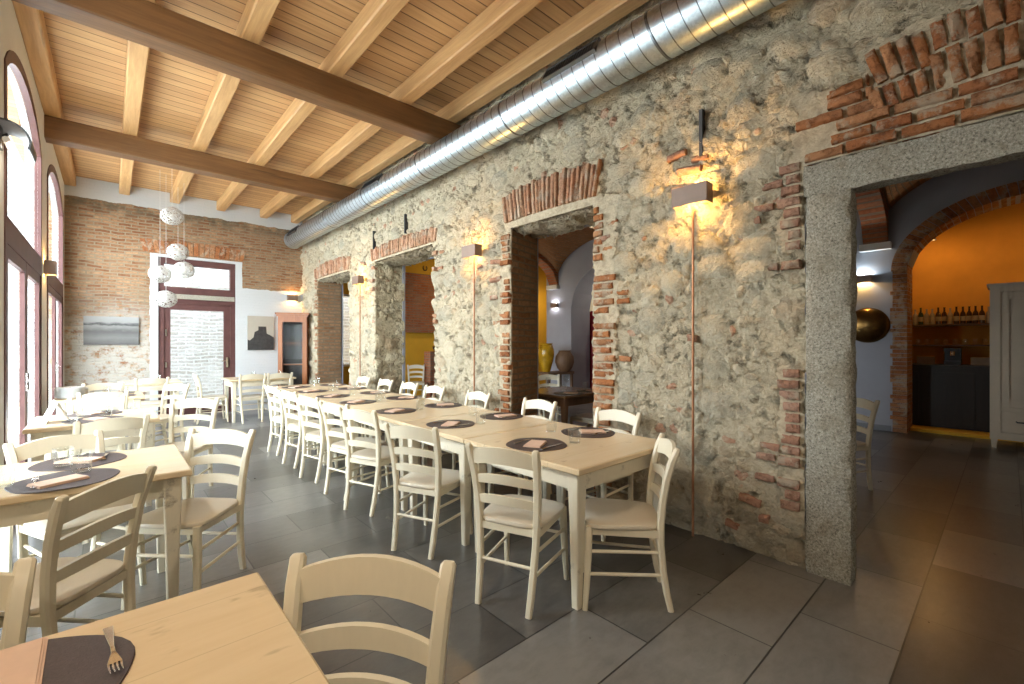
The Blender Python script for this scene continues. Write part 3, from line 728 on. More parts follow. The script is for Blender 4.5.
# ------------------------------------------------------------------ chairs and tables
def chair(seatmat='seat', woodmat='chair'):
    c = empty('dining_chair'); W = M[woodmat]
    for s in (-1, 1):
        m = MB(); m.bar([(.150*s,-.245,0),(.155*s,-.222,.10),(.160*s,-.203,.22),(.168*s,-.190,.36),(.173*s,-.188,.46),(.180*s,-.196,.58),(.187*s,-.215,.70),(.194*s,-.242,.80),(.199*s,-.266,.862),(.1995*s,-.268,.870)],
              [(.032,.030)]+[(.036,.034)]*3+[(.040,.036)]*4+[(.038,.028),(.026,.018)], (1,0,0), .008)
        m.build('leg', W, c)
        m = MB(); m.bar([(.200*s,.205,0),(.196*s,.196,.12),(.190*s,.187,.28),(.186*s,.182,.44)], [(.027,.027),(.032,.032),(.037,.036),(.038,.036)], (1,0,0), .008)
        m.build('leg', W, c)
    def rail(z, h, hx, yb, arch, bow, nm):
        m = MB(); n = 10; rings = []
        for i in range(n+1):
            u = -1 + 2*i/n; k = 1-u*u; x = hx*u; y = yb - bow*k; dz = arch*k; t_ = .009; hh = h/2*(1 + .12*k)
            lean = .16*hh
            rings.append([(x, y-t_-lean, z+dz+hh), (x, y+t_-lean, z+dz+hh), (x, y+t_+lean, z+dz-hh), (x, y-t_+lean, z+dz-hh)])
        m.loft(rings); m.build(nm, W, c, 30)
    rail(.800, .080, .185, -.243, .024, .030, 'back_rail'); rail(.672, .046, .178, -.209, .018, .028, 'back_rail'); rail(.560, .046, .172, -.195, .014, .026, 'back_rail')
    # seat: rounded trapezoid, slightly dished
    n = 44; rim = []
    for i in range(n):
        a = 2*PI*i/n; ca, sa = math.cos(a), math.sin(a); e = .42
        x = math.copysign(abs(ca)**e, ca); y = math.copysign(abs(sa)**e, sa)
        rim.append((x*(.205 + .022*y), y*.203 + (.012*(1-x*x) if y > 0 else 0)))
    m = MB(); rings = []
    for sc, z in ((.97,.432),(1.0,.438),(1.008,.447),(.99,.457),(.93,.461),(.6,.456),(.25,.453)):
        rings.append([(x*sc, y*sc, z) for x, y in rim])
    m.loft(rings); m.build('seat', M[seatmat], c, 50)
    m = MB()
    for s in (-1, 1): m.box(s*.178-.009, s*.178+.009, -.18, .18, .395, .432)
    m.box(-.178, .178, .172, .19, .395, .432); m.box(-.16, .16, -.196, -.18, .395, .432); m.build('seat_frame', W, c, 0)
    for s in (-1, 1):
        for z in (.19, .31):
            m = MB(); m.tube([(s*(.160+.006*(z-.2)),-.205+.08*(z-.2),z),(s*.194,.19,z)], .0095, 8); m.build('stretcher', W, c)
    for p in ([(-.158,-.205,.235),(.158,-.205,.235)], [(-.19,.187,.28),(.19,.187,.28)]):
        m = MB(); m.tube(p, .0095, 8); m.build('stretcher', W, c)
    return c
def put_chair(x, y, face, label, group=None, key='chair', **kw):
    """face = heading in degrees that the sitter looks along (0 = +Y, 90 = -X)"""
    return place(key, lambda: chair(**kw), (x, y, 0), rad(face), label, 'chair', group)

TH = .765
def make_table(w, d, key, topm, woodm='table', th=TH, far=.075, ins=.075):
    def f():
        t = empty('dining_table'); W = M[woodm]
        m = MB(); b = .006; rings = []
        for q, z in ((b, th-.034), (0, th-.028), (0, th-.006), (b, th)):
            rings.append([(-w/2+q,-d/2+q,z),(w/2-q,-d/2+q,z),(w/2-q,d/2-q,z),(-w/2+q,d/2-q,z)])
        m.loft(rings); m.build('tabletop', M[topm], t, 20)
        i = .05; m = MB(); z0, z1 = th-.135, th-.034
        m.box(-w/2+i, w/2-i, -d/2+i, -d/2+i+.022, z0, z1); m.box(-w/2+i, w/2-i, d/2-i-.022, d/2-i, z0, z1)
        m.box(-w/2+i, -w/2+i+.022, -d/2+i, d/2-i, z0, z1); m.box(w/2-i-.022, w/2-i, -d/2+i, d/2-i, z0, z1); m.build('apron', W, t, 0)
        for sx in (-1, 1):
            for sy in (-1, 1):
                x, y = sx*(w/2-(ins if sx > 0 else .075)), sy*(d/2-(far if sy > 0 else .075))
                m = MB(); m.bar([(x, y, 0), (x, y, .45), (x, y, th-.14), (x, y, th-.036)], [(.045,.045),(.062,.062),(.074,.074),(.074,.074)], (1,0,0), .006); m.build('leg', W, t)
        return t
    return f
def put_table(x0, x1, y0, y1, label, topm, group=None, far=.075, ins=.075):
    w, d = round(x1-x0, 3), round(y1-y0, 3)
    return place(('table', w, d, topm), make_table(w-.006, d-.006, '', topm, far=far, ins=ins), ((x0+x1)/2, (y0+y1)/2, 0), 0, label, 'table', group)

# place-setting pieces
def mk_mat():
    m = MB(); n = 40; rings = []
    for q, z in ((-.002,0),(0,.002),(-.002,.004)):
        rings.append([((.195+q+.004*math.sin(5*a))*math.cos(a), (.195+q+.004*math.sin(5*a))*math.sin(a), z) for a in [2*PI*i/n for i in range(n)]])
    m.loft(rings); return m.build('placemat', M['mat'])
def mk_napkin():
    m = MB()
    for k, (q, z) in enumerate(((0,0),(.002,.0035),(.004,.007))): m.box(-.055+q, .055-q, -.09+q, .09-q, z, z+.0032)
    return m.build('napkin', M['napkin'], smooth=0)
def mk_fork():
    f = empty('fork'); m = MB()
    m.bar([(0,-.10,.004),(0,-.05,.006),(0,0,.009),(0,.03,.010),(0,.045,.006),(0,.058,.003)], [(.018,.003),(.013,.0035),(.007,.004),(.008,.004),(.018,.003),(.024,.0025)], (1,0,0), .001)
    m.build('handle', M['silver'], f); m = MB()
    for k in range(4):
        x = -.0095 + k*.00635; m.bar([(x,.054,.003),(x,.078,.003),(x,.098,.008)], [(.0042,.0025),(.0036,.0022),(.002,.0015)], (1,0,0), .0006)
    m.build('tines', M['silver'], f); return f
def mk_knife():
    f = empty('knife'); m = MB(); m.bar([(0,-.11,.004),(0,-.05,.005),(0,.0,.004)], [(.014,.006),(.017,.007),(.011,.005)], (1,0,0), .002); m.build('handle', M['silver'], f)
    m = MB(); m.bar([(0,-.002,.004),(.001,.05,.004),(.002,.09,.004),(.006,.115,.004)], [(.012,.002),(.019,.002),(.018,.0018),(.003,.001)], (1,0,0), .0006); m.build('blade', M['silver'], f); return f
def mk_glass():
    m = MB(); r = .042; h = .10
    m.lathe([(.005,.0),(r-.006,0),(r-.003,.004),(r,h),(r-.0022,h),(r-.006,.010),(.004,.008)], 24); return m.build('water_glass', M['tumbler'])
def mk_wine():
    m = MB(); m.lathe([(.004,0),(.034,.0),(.034,.003),(.006,.008),(.004,.02),(.004,.085),(.012,.094),(.034,.118),(.039,.145),(.033,.19),(.0315,.19),(.0375,.145),(.032,.12),(.010,.098),(.003,.094)], 24); return m.build('wine_glass', M['tumbler'])
def setting(x, y, z, rz, where, detail=2, g1=None, nap=(.02, -.02, .5), fork=True):
    ca, sa = math.cos(rz), math.sin(rz)
    def at(u, v, dz): return (x + u*ca - v*sa, y + u*sa + v*ca, z + dz)
    place('mat', mk_mat, at(0,0,0), rz, 'dark round placemat at the ' + where, 'placemat', 'dark round placemats')
    place('napkin', mk_napkin, at(nap[0], nap[1], .0045), rz+nap[2], 'pinkish napkin at the ' + where, 'napkin', 'folded paper napkins')
    if fork: place('fork', mk_fork, at(-.10,-.01,.0045), rz + R.uniform(-.1,.1), 'steel fork at the ' + where, 'fork', 'forks at the place settings')
    if detail > 1: place('knife', mk_knife, at(.125,.0,.0045), rz + R.uniform(-.1,.1), 'steel knife at the ' + where, 'knife', 'knives at the place settings')
    gx, gy = g1 or (.12, .19)
    place('glass', mk_glass, at(gx, gy, .0005 if math.hypot(gx, gy) > .235 else .0045), 0, 'water glass at the ' + where, 'glass', 'water glasses')

ORD = ['nearest', 'second', 'third', 'fourth', 'fifth', 'sixth', 'farthest']
LR = 'long row beside the stone wall'
# long row along the stone wall
rows = [1.47, 2.48, 3.36, 4.56, 5.24, 5.96, 6.70, 7.42]
smy = [2.03, 3.00, 3.93, 4.80, 5.54, 6.28, 7.02]
for i in range(7):
    put_table(1.785, 2.765, rows[i], rows[i+1], '%s square cream table of the %s' % (ORD[i] if i else 'nearest', LR), 'top_x', 'tables of the long row')
    w = ' of the %s table in the long stone-wall row' % ORD[i]
    setting(2.04, smy[i], TH, -PI/2 + R.uniform(-.1,.1), 'window side' + w, 2 if i < 4 else 1, nap=(.02+R.uniform(-.03,.03), -.02, .45+R.uniform(-.3,.3)), g1=(.14+R.uniform(-.04,.04), .19))
    setting(2.59, smy[i]+.02, TH, PI/2 + R.uniform(-.1,.1), 'stone side' + w, 2 if i < 4 else 1, nap=(-.02+R.uniform(-.03,.03), -.02, -.5+R.uniform(-.3,.3)), g1=(.16+R.uniform(-.04,.04), .18))
G1 = 'chairs on the window side of the long row'
for i, (x, y, a) in enumerate(((1.775, 1.885, -68), (1.727, 2.773, -66), (1.77, 3.71, -70), (1.78, 4.20, -76), (1.762, 4.882, -78), (1.78, 5.58, -82), (1.80, 6.34, -84))):
    put_chair(x, y, a, '%s cream wooden chair on the window side of the long row' % ORD[i], G1)
G2 = 'chairs on the stone wall side of the long row'
for i, (x, y, a) in enumerate(((2.83, 2.14, 90), (2.832, 3.03, 91), (2.83, 4.0, 88), (2.832, 4.895, 92), (2.85, 5.575, 90), (2.85, 6.295, 89), (2.83, 7.03, 90))):
    put_chair(x, y, a, '%s cream wooden chair between the long row and the stone wall' % ORD[i], G2)
put_chair(2.163, 1.478, 40, 'cream wooden chair at the near end of the long row beside the stone wall')

# window-side tables
put_table(-.49, .32, .12, 1.44, 'foreground cream table at the bottom edge with the large placemat', 'top_x', 'window tables', .28, .22)
put_table(-.49, .32, 2.82, 3.60, 'second window-side table, with two placemats and a water glass', 'top_x', 'window tables')
put_table(-.49, .33, 4.94, 5.78, 'third window-side table, carrying a white menu card', 'top_x', 'window tables')
put_table(-.49, .33, 7.15, 7.95, 'fourth window-side table, carrying stacks of white plates', 'top_x', 'window tables')
put_table(.10, .92, 9.40, 10.2, 'farthest window-side table, near the glass door', 'top_x', 'window tables')
put_chair(.300, .908, 132, 'foreground cream chair at the right corner of the foreground table')
put_chair(.345, 3.155, 135, 'cream chair at the right end of the second window-side table')
put_chair(.49, 5.17, 147, 'cream chair at the right end of the third window-side table')
put_chair(.46, 7.383, 122, 'cream chair at the right end of the fourth window-side table')
put_chair(-.375, 1.42, 176, 'cream chair at the far side of the foreground table, cut by the left edge')
put_chair(-.19, 2.585, 48, 'cream chair drawn back on the near side of the second window-side table')
put_chair(-.12, 3.50, 205, 'cream chair behind the second window-side table, facing the camera')
put_chair(-.045, 4.64, 15, 'cream chair on the near side of the third window-side table')
put_chair(-.10, 5.92, 178, 'cream chair behind the third window-side table')
put_chair(-.06, 7.06, 2, 'cream chair on the near side of the fourth window-side table')
put_chair(-.06, 8.05, 180, 'cream chair behind the fourth window-side table')
put_chair(.5, 9.3, 0, 'cream chair on the near side of the farthest window-side table')
setting(-.155, 1.22, TH, 0, 'middle of the foreground table', 1, g1=(-.20, -.22), nap=(-.055, .08, .02), fork=False)
o = [x for x in bpy.data.objects if x.name.startswith('napkin')][-1]; o.location = (-.20, 1.20, TH+.0045); o.scale = (1.9, 2.3, 1)
o['label'] = 'large folded pinkish napkin on the placemat on the foreground table'
place('fork', mk_fork, (.004, 1.262, TH+.0045), rad(184), 'steel fork lying on the placemat on the foreground table', 'fork', 'forks at the place settings')
setting(-.155, 3.0, TH, 0, 'near side of the second window-side table', 1, g1=(.05, .10), nap=(-.02,-.04,-1.1))
setting(-.12, 3.41, TH, PI, 'far side of the second window-side table', 1, g1=(.06, .10), nap=(0,0,.9))
place('glass', mk_glass, (-.36, 3.02, TH+.0005), 0, 'clear water glass at the left edge of the second window-side table', 'glass', 'water glasses')
for (yy, nm) in ((5.2, 'third'), (7.35, 'fourth')):
    setting(-.1 if yy < 6 else .06, yy, TH, 0, 'near side of the %s window-side table' % nm, 1, g1=(.08,.14))
    setting(-.1 if yy < 6 else .06, yy+.42, TH, PI, 'far side of the %s window-side table' % nm, 1, g1=(.08,.14))
setting(.5, 9.62, TH, 0, 'middle of the farthest window-side table', 1)
# far group by the cabinet
put_table(1.56, 2.66, 9.12, 9.92, 'far cream table in front of the wooden cabinet', 'top_x', 'window tables')
put_chair(1.89, 9.22, 0, 'far cream chair with its back to the camera, left of two at the far table')
put_chair(2.33, 9.22, 1, 'far cream chair with its back to the camera, right of two at the far table')
put_chair(1.38, 9.60, -90, 'far cream chair at the left end of the far table')
setting(1.9, 9.35, TH, 0, 'left half of the far table', 1); setting(2.35, 9.35, TH, 0, 'right half of the far table', 1)

# menu card, plates
m = MB(); m.bar([(-.075,0,0),(0,0,.17)], (.22,.004), (0,1,0), .001); m.bar([(.075,0,0),(0,0,.17)], (.22,.004), (0,1,0), .001)
o = m.build('menu_card', M['paper'], smooth=0); o.location = (-.33, 5.28, TH); o.rotation_euler = (0,0,.2); tag(o, 'white folded menu card standing on the third window-side table', 'menu')
def mk_plate():
    m = MB(); m.lathe([(.02,.0),(.075,0),(.08,.004),(.135,.018),(.135,.022),(.078,.010),(.02,.008)], 28); return m.build('plate', M['white'])
for sx, sy, n, nm in ((-.345, 7.42, 9, 'nearer'), (-.33, 7.74, 6, 'farther')):
    for k in range(n):
        pos = 'bottom' if k == 0 else 'top' if k == n-1 else '%s from the bottom' % ['', 'second', 'third', 'fourth', 'fifth', 'sixth', 'seventh', 'eighth'][k]
        place('plate', mk_plate, (sx, sy, TH+k*.0135), 0, 'white plate, %s of the %s stack on the fourth window-side table' % (pos, nm), 'plate', 'stacked white plates')

# ------------------------------------------------------------------ things on the end wall
p = empty('framed_photograph', (-.335, YE-.035, 1.385)); tag(p, 'wide black and white landscape photograph on the brick end wall', 'picture')
MB().box(0, .735, 0, .03, 0, .50).build('canvas', M['landscape'], p, 0)
p = empty('framed_photograph', (2.15, YE-.035, 1.27)); tag(p, 'small sepia picture with a dark silhouette on the white plaster right of the door', 'picture')
MB().box(0, .50, 0, .03, 0, .72).build('canvas', M['portrait_ground'], p, 0)
m = MB(); out = [(0,.0),(.5,.0),(.5,.27),(.42,.32),(.36,.35),(.35,.50),(.20,.50),(.20,.42),(.13,.38),(.11,.27),(.04,.2),(0,.22)]
m.loft([[(x, .0, z) for x, z in out], [(x, -.003, z) for x, z in out]]); m.build('dark_figure', M['portrait_dark'], p, 0)
# glass-fronted cabinet
c = empty('display_cabinet', (2.95, 10.28, 0), rad(-28)); tag(c, 'orange-brown wooden cabinet with a glass door in the far corner', 'cabinet')
w, dp, h = .56, .32, 1.98; m = MB()
m.box(-w/2, -w/2+.03, -dp/2+.02, dp/2, .06, h); m.box(w/2-.03, w/2, -dp/2+.02, dp/2, .06, h); m.box(-w/2+.03, w/2-.03, -dp/2+.02, dp/2-.02, .06, .10); m.box(-w/2+.03, w/2-.03, -dp/2+.02, dp/2-.02, h-.03, h)
m.build('body', M['cabinet'], c, 0)
MB().box(-w/2+.03, w/2-.03, dp/2-.02, dp/2, .06, h).build('back_panel', M['darkwood'], c, 0)
m = MB(); m.box(-w/2-.03, w/2+.03, -dp/2-.01, dp/2, h, h+.04); m.box(-w/2-.05, w/2+.05, -dp/2-.03, dp/2, h+.04, h+.08); m.build('cornice', M['cabinet'], c, 0)
m = MB(); m.box(-w/2-.02, w/2+.02, -dp/2, dp/2, 0, .06); m.build('plinth', M['cabinet'], c, 0)
for z in (.5, .95, 1.4): MB().box(-w/2+.03, w/2-.03, -dp/2+.05, dp/2-.02, z, z+.018).build('shelf', M['cabinet'], c, 0)
m = MB(); f = .085; m.box(-w/2, -w/2+f, -dp/2, -dp/2+.02, .08, h); m.box(w/2-f, w/2, -dp/2, -dp/2+.02, .08, h); m.box(-w/2+f, w/2-f, -dp/2, -dp/2+.02, .08, .3); m.box(-w/2+f, w/2-f, -dp/2, -dp/2+.02, h-.12, h)
dr = m.build('door', M['cabinet'], c, 0); MB().box(-w/2+f, w/2-f, -dp/2+.008, -dp/2+.012, .3, h-.12).build('glass', M['pane'], dr, 0)
MB().lathe([(.006,0),(.012,.01),(.012,.02)], 12, (0,0,0)).build('knob', M['brass'], dr).location = (-w/2+.04, -dp/2-.012, 1.0)

# ------------------------------------------------------------------ back room beyond the stone wall
AR = [(-1.67, 1.066, 0, ell(-.30, 1.37, 2.56, .90)), (5.25, 7.93, 0, ell(6.59, 1.34, 2.36, 1.12))]
m = MB(); wall_strips(m, 'x', XG, XG+.55, YN, 4.0, 0, 4.4, AR[:1], 30); wall_strips(m, 'x', XG, XG+.80, 4.0, 8.85, 0, 4.4, AR[1:], 30); struct(m.build('wall_back', M['plaster_blue'], smooth=0), 'blue-grey wall of the back room with arches')
m = MB(); rev = ell(6.59, 1.34, 2.36, 1.12)
# brick ring of the bar arch
m = MB(); a, b, zs = 1.366, .90, 2.56; z = .0
while z < zs:
    L = R.choice((.17, .20)); m.box(XG-.03, XG+.56, 1.066-.004, 1.066+L, z+.004, z+.062); z += .066
n = 46
for i in range(n):
    t0 = PI*i/n; t1 = PI*(i+.9)/n; ps = []
    for xx in (XG-.03, XG+.56):
        ps += [(xx, -.30 + a*math.cos(t0), zs + b*math.sin(t0)), (xx, -.30 + a*math.cos(t1), zs + b*math.sin(t1)), (xx, -.30 + (a+.19)*math.cos(t1), zs + (b+.19)*math.sin(t1)), (xx, -.30 + (a+.19)*math.cos(t0), zs + (b+.19)*math.sin(t0))]
    m.hexa(ps)
struct(m.build('trim_10', M['bricks'], smooth=0), 'red brick ring of the bar arch')
struct(MB().box(XG-.012, XG, 1.26, 5.2, 0, .09).build('baseboard_back', M['plaster_dark'], smooth=0))
# end wall of the back room, ochre with a brick panel and a bright window
m = MB(); wall_strips(m, 'y', YE, YE+.4, XB, 12.6, 0, 4.6, [(4.02, 4.75, .85, flat(2.6))], 1); struct(m.build('wall_ochre', M['plaster_yellow'], smooth=0), 'ochre end wall of the back room')
w = empty('window_5', (4.02, YE, .85)); struct(w, 'small bright window in the back room'); m = MB()
m.box(0, .05, .05, .12, 0, 1.75); m.box(.68, .73, .05, .12, 0, 1.75); m.box(.05, .68, .05, .12, 0, .05); m.box(.05, .68, .05, .12, 1.70, 1.75); m.build('window_frame', M['plaster_white'], w, 0); MB().box(.05, .68, .08, .085, .05, 1.70).build('glass', M['pane'], w, 0)
struct(MB().box(5.0, 7.6, YE-.10, YE, 1.70, 3.28).build('trim_11', M['red_brick'], smooth=0), 'red brick panel on the ochre wall')
struct(MB().box(5.98, 6.9, 9.7, 10.0, 0, 1.20).build('trim_12', M['red_brick'], smooth=0), 'low brick pier in the back room')
m = MB(); m.lathe([(.02,0),(.10,.01),(.15,.07),(.16,.13),(.15,.13),(.10,.03),(.02,.02)], 24); o = m.build('bowl', M['black']); o.location = (6.32, 9.85, 1.20); tag(o, 'black bowl on the low brick pier seen through the third opening', 'bowl')
m = MB(); m.tube([(.06*math.sin(a), 0, -.07*math.cos(a)) for a in [rad(-140+280*k/14) for k in range(15)]], .011, 8); o = m.build('horseshoe', M['black']); o.location = (6.42, YE-.015, 3.47); tag(o, 'small dark horseshoe on the ochre wall above the brick panel', 'horseshoe')
struct(MB().box(12.5, 12.6, YN, YE, 0, 4.6).build('wall_outer', M['plaster_yellow'], smooth=0))
struct(MB().box(XB, 12.6, YN-.2, YN, 0, 4.6).build('wall_side', M['plaster_dark'], smooth=0))
# groin vaults and transverse arches
SP, RISE = 3.12, 1.02
m = MB()
for (ya, yb) in ((-2.05, 1.45), (1.45, 4.95), (4.95, 8.45), (8.45, 11.9)):
    NX, NY = 44, 36; xa, xb = XB+.01, XG+.02
    def hv(c, lo, hi): return SP + RISE*math.sqrt(max(0, 1-((c-(lo+hi)/2)/((hi-lo)/2))**2))
    vs = []; fs = []
    for i in range(NX+1):
        x = xa + (xb-xa)*(.5-.5*math.cos(PI*i/NX))
        for j in range(NY+1):
            y = ya + (yb-ya)*(.5-.5*math.cos(PI*j/NY)); vs.append((x, y, max(hv(x, xa, xb), hv(y, ya, yb))))
    for i in range(NX):
        for j in range(NY): fs.append((i*(NY+1)+j, i*(NY+1)+j+1, (i+1)*(NY+1)+j+1, (i+1)*(NY+1)+j))
    m.add(vs, fs, .5)
o = m.build('ceiling_vault', M['vault_brick'], smooth=40); struct(o, 'brick groin vault of the back room')
for y in (1.45, 8.55):
    m = MB(); wall_strips(m, 'y', y-.16, y+.16, XB, XG, 3.0, 4.5, [(XB+.02, XG-.02, 0, lambda u: 3.02 + 1.0*math.sqrt(max(0, 1-((u-(XB+XG)/2)/((XG-XB)/2-.02))**2)))], 28)
    struct(m.build('trim_rib', M['red_brick'], smooth=0), 'brick transverse arch of the vault')
    struct(MB().box(XG-.12, XG, y-.2, y+.2, 2.92, 3.03).build('trim_corbel', M['plaster_white'], smooth=0), 'pale corbel under the brick rib')
struct(MB().box(XB, 12.6, YN, YE+.4, 4.62, 4.7).build('ceiling_back', M['plaster_dark'], smooth=0))
struct(MB().box(11.2, 11.3, 4.6, 8.9, 0, 4.5).build('wall_passage', M['plaster_white'], smooth=0), 'pale wall behind the far arch')
m = MB(); n = 60
for k in range(2):
    pass
ra = [(10.22 + .03*math.sin(k*1.1), 7.0 + 1.3*k/n, 0.02) for k in range(n+1)]
m.loft([[(x, y, .02), (x+.02, y, .02), (x+.02, y, 2.32), (x, y, 2.32)] for x, y, _ in ra]); o = m.build('curtain', M['red'], smooth=60); tag(o, 'dark red curtain beyond the grey arch', 'curtain')
# jar on a stand, brown table, chairs
j = MB(); j.lathe([(.02,0),(.10,0),(.12,.05),(.175,.25),(.21,.45),(.205,.58),(.17,.68),(.15,.71),(.175,.75),(.16,.75),(.13,.70),(.02,.68)], 32)
jar = empty('glazed_jar', (8.55, 8.15, .66)); tag(jar, 'tall glossy ochre glazed jar seen through the second opening', 'jar'); j.build('body', M['glaze'], jar)
for s in (-1, 1):
    m = MB(); m.tube([(s*.20,0,.58),(s*.25,0,.62),(s*.24,0,.68),(s*.165,0,.69)], .018, 8); m.build('handle', M['glaze'], jar)
m = MB(); m.box(-.5,.5,-.25,.25,.60,.66); 
for sx in (-1,1):
    for sy in (-1,1): m.box(sx*.44-.03, sx*.44+.03, sy*.2-.03, sy*.2+.03, 0, .60)
o = m.build('side_table', M['brown_wood'], smooth=0); o.location = (8.72, 8.0, 0); o.rotation_euler = (0,0,0); tag(o, 'low dark wooden side table under the ochre jar', 'table')
j = MB(); j.lathe([(.02,0),(.12,0),(.2,.1),(.25,.25),(.24,.4),(.17,.5),(.15,.54),(.17,.56),(.14,.56),(.02,.5)], 28); o = j.build('pot', M['brown_wood']); o.location = (8.95, 7.86, .66); tag(o, 'dark round pot right of the ochre jar', 'pot')
tb = place('brown_table', make_table(1.0, .9, '', 'top_brown', 'brown_wood'), (4.62, 4.06, 0), 0, 'brown wooden table in the back room seen through the second opening', 'table')
put_chair(5.55, 5.15, 150, 'cream chair facing out behind the brown table in the back room')
put_chair(4.72, 3.68, 0, 'cream chair pushed under the near side of the brown table')
setting(4.40, 3.80, TH, 0, 'left part of the brown table', 1); setting(4.86, 3.80, TH, 0, 'right part of the brown table', 1)
place('wine', mk_wine, (4.40, 4.16, TH), 0, 'stemmed wine glass on the left of the brown table', 'glass', 'wine glasses'); place('wine', mk_wine, (4.80, 4.18, TH), 0, 'stemmed wine glass on the right of the brown table', 'glass', 'wine glasses')
put_chair(5.62, 9.78, 150, 'cream chair before the ochre wall seen through the third opening')
put_chair(5.32, 1.14, 60, 'cream chair in the back room just beyond the granite jamb')
# hanging brass lid
m = MB(); m.lathe([(.29,0),(.285,.02),(.24,.06),(.15,.10),(.06,.12),(.012,.125)], 40); b = m.build('brass_lid', M['brass']); b.location = (XG-.005, 1.555, 1.71); b.rotation_euler = (0, -PI/2, 0); tag(b, 'large round aged brass lid hung on the blue-grey wall', 'lid')
# wardrobe
w = empty('wardrobe', (8.90, -.33, 0), -PI/2); tag(w, 'white painted wooden wardrobe at the right edge', 'wardrobe')
ww, wd, wh = 1.0, .36, 2.22; m = MB(); m.box(-ww/2, ww/2, 0.03, wd, .12, wh-.05); m.box(-ww/2+.1, ww/2-.1, .0, .03, .505, .555); m.box(-ww/2+.1, ww/2-.1, .0, .03, .12, .215); m.box(-ww/2+.1, ww/2-.1, .0, .03, wh-.115, wh-.05)
m.build('body', M['wardrobe'], w, 0)
m = MB(); m.box(-ww/2-.02, ww/2+.02, -.0, wd+.01, wh-.05, wh-.02); m.box(-ww/2-.03, ww/2+.03, -.015, wd+.02, wh-.02, wh); m.build('cornice', M['wardrobe'], w, 0)
m = MB()
for sx in (-1, 1):
    for y in (.03, wd-.07): m.bar([(sx*(ww/2-.04), y+.02, 0), (sx*(ww/2-.04), y+.02, .13)], [(.045,.045),(.07,.06)], (1,0,0)); 
m.build('feet', M['wardrobe'], w, 0)
m = MB(); 
for sx in (-1, 1): m.box(sx*(ww/2-.05)-.05, sx*(ww/2-.05)+.05, 0, .030, .12, wh-.05)
m.build('stile', M['wardrobe'], w, 0)
for sx in (-1, 1):
    m = MB(); xa, xb = sorted((sx*.006, sx*(ww/2-.108))); za, zb = .56, wh-.12
    m.box(xa, xa+.07, -.004, .018, za, zb); m.box(xb-.07, xb, -.004, .018, za, zb); m.box(xa+.07, xb-.07, -.004, .018, za, za+.09); m.box(xa+.07, xb-.07, -.004, .018, zb-.09, zb); m.box(xa+.10, xb-.10, .004, .03, za+.12, zb-.12); m.box(xa+.06, xb-.06, .017, .03, za+.06, zb-.06)
    m.build('door', M['wardrobe'], w, 0)
    m = MB(); m.box(xa, xb, -.004, .018, .22, .50); m.box(xa+.02, xb-.02, .018, .03, .24, .48); d_ = m.build('drawer', M['wardrobe'], w, 0)
    m = MB(); cx = (xa+xb)/2; m.tube([(cx-.06,-.005,.375),(cx-.055,-.03,.37),(cx+.055,-.03,.37),(cx+.06,-.005,.375)], .009, 8); m.build('drawer_pull', M['black'], d_)
# the bar
struct(MB().box(11.15, 11.25, YN, 3.0, 0, 4.4).build('wall_bar', M['plaster_orange'], smooth=0), 'orange wall behind the bar')
struct(MB().box(XG+.55, 11.15, 2.9, 3.0, 0, 4.4).build('wall_bar_side', M['plaster_orange'], smooth=0))
struct(MB().box(9.62, 10.0, -1.7, 1.08, 0, .05).build('trim_step', M['plaster_yellow'], smooth=0), 'yellow step in front of the bar')
bar = empty('bar_counter', (10.0, 0, 0)); tag(bar, 'black bar counter under the bottle shelves', 'counter')
MB().box(.04, .55, -1.7, 1.6, .02, 1.02).build('front_panel', M['darkwood'], bar, 0); MB().box(0, .62, -1.75, 1.62, 1.02, 1.06).build('worktop', M['darkwood'], bar, 0)
m = MB()
for k in range(5): m.box(.03, .045, -1.6+.65*k, -1.0+.65*k-.08, .12, .94)
m.build('panel_moulding', M['darkwood'], bar, 0)
for z, nm in ((1.36, 'lower'), (1.72, 'upper')):
    o = MB().box(10.85, 11.15, -1.6, 1.7, z, z+.03).build('bar_shelf', M['shelfwood'], smooth=0); tag(o, '%s wooden shelf on the orange wall behind the bar' % nm, 'shelf')
def mk_bottle(mat, hgt):
    def f():
        b = empty('bottle'); m = MB(); r = .037
        m.lathe([(.01,0),(r,0.002),(r,hgt*.55),(r*.85,hgt*.64),(.014,hgt*.75),(.013,hgt*.97),(.016,hgt*.975),(.016,hgt),(.005,hgt)], 16); m.build('body', M[mat], b)
        m = MB(); m.lathe([(r+.0008,hgt*.18),(r+.0008,hgt*.45)], 16, cap=False); m.build('label', M['label'], b); return b
    return f
y = 1.32; k = 0; bl = [('bottle_a', .30, 'brown'), ('bottle_c', .28, 'clear'), ('bottle_b', .31, 'green')]
NB = 19
NUM = ['first','second','third','fourth','fifth','sixth','seventh','eighth','ninth','tenth','eleventh','twelfth','thirteenth','fourteenth','fifteenth','sixteenth','seventeenth','eighteenth','nineteenth','twentieth']
for k in range(NB):
    mt, hg, cn = bl[R.choice((0, 0, 1, 1, 2))]
    place(('bottle', mt), mk_bottle(mt, hg), (11.0 + R.uniform(-.04,.04), 1.30 - k*.077, 1.75), 0, '%s glass bottle, %s from the left on the upper bar shelf' % (cn, NUM[k]), 'bottle', 'bottles on the upper bar shelf')
for k in range(9):
    place('bar_glass', mk_glass, (11.0, 1.10 - k*.12, 1.39), 0, 'clear glass, %s from the left on the lower bar shelf' % NUM[k], 'glass', 'glasses on the lower bar shelf')
for k in range(4):
    mt, hg, cn = bl[k % 3]
    place(('bottle', mt), mk_bottle(mt, hg), (10.98, .06 - k*.09, 1.39), 0, '%s glass bottle, %s from the left on the lower bar shelf' % (cn, NUM[k]), 'bottle', 'bottles on the lower bar shelf')
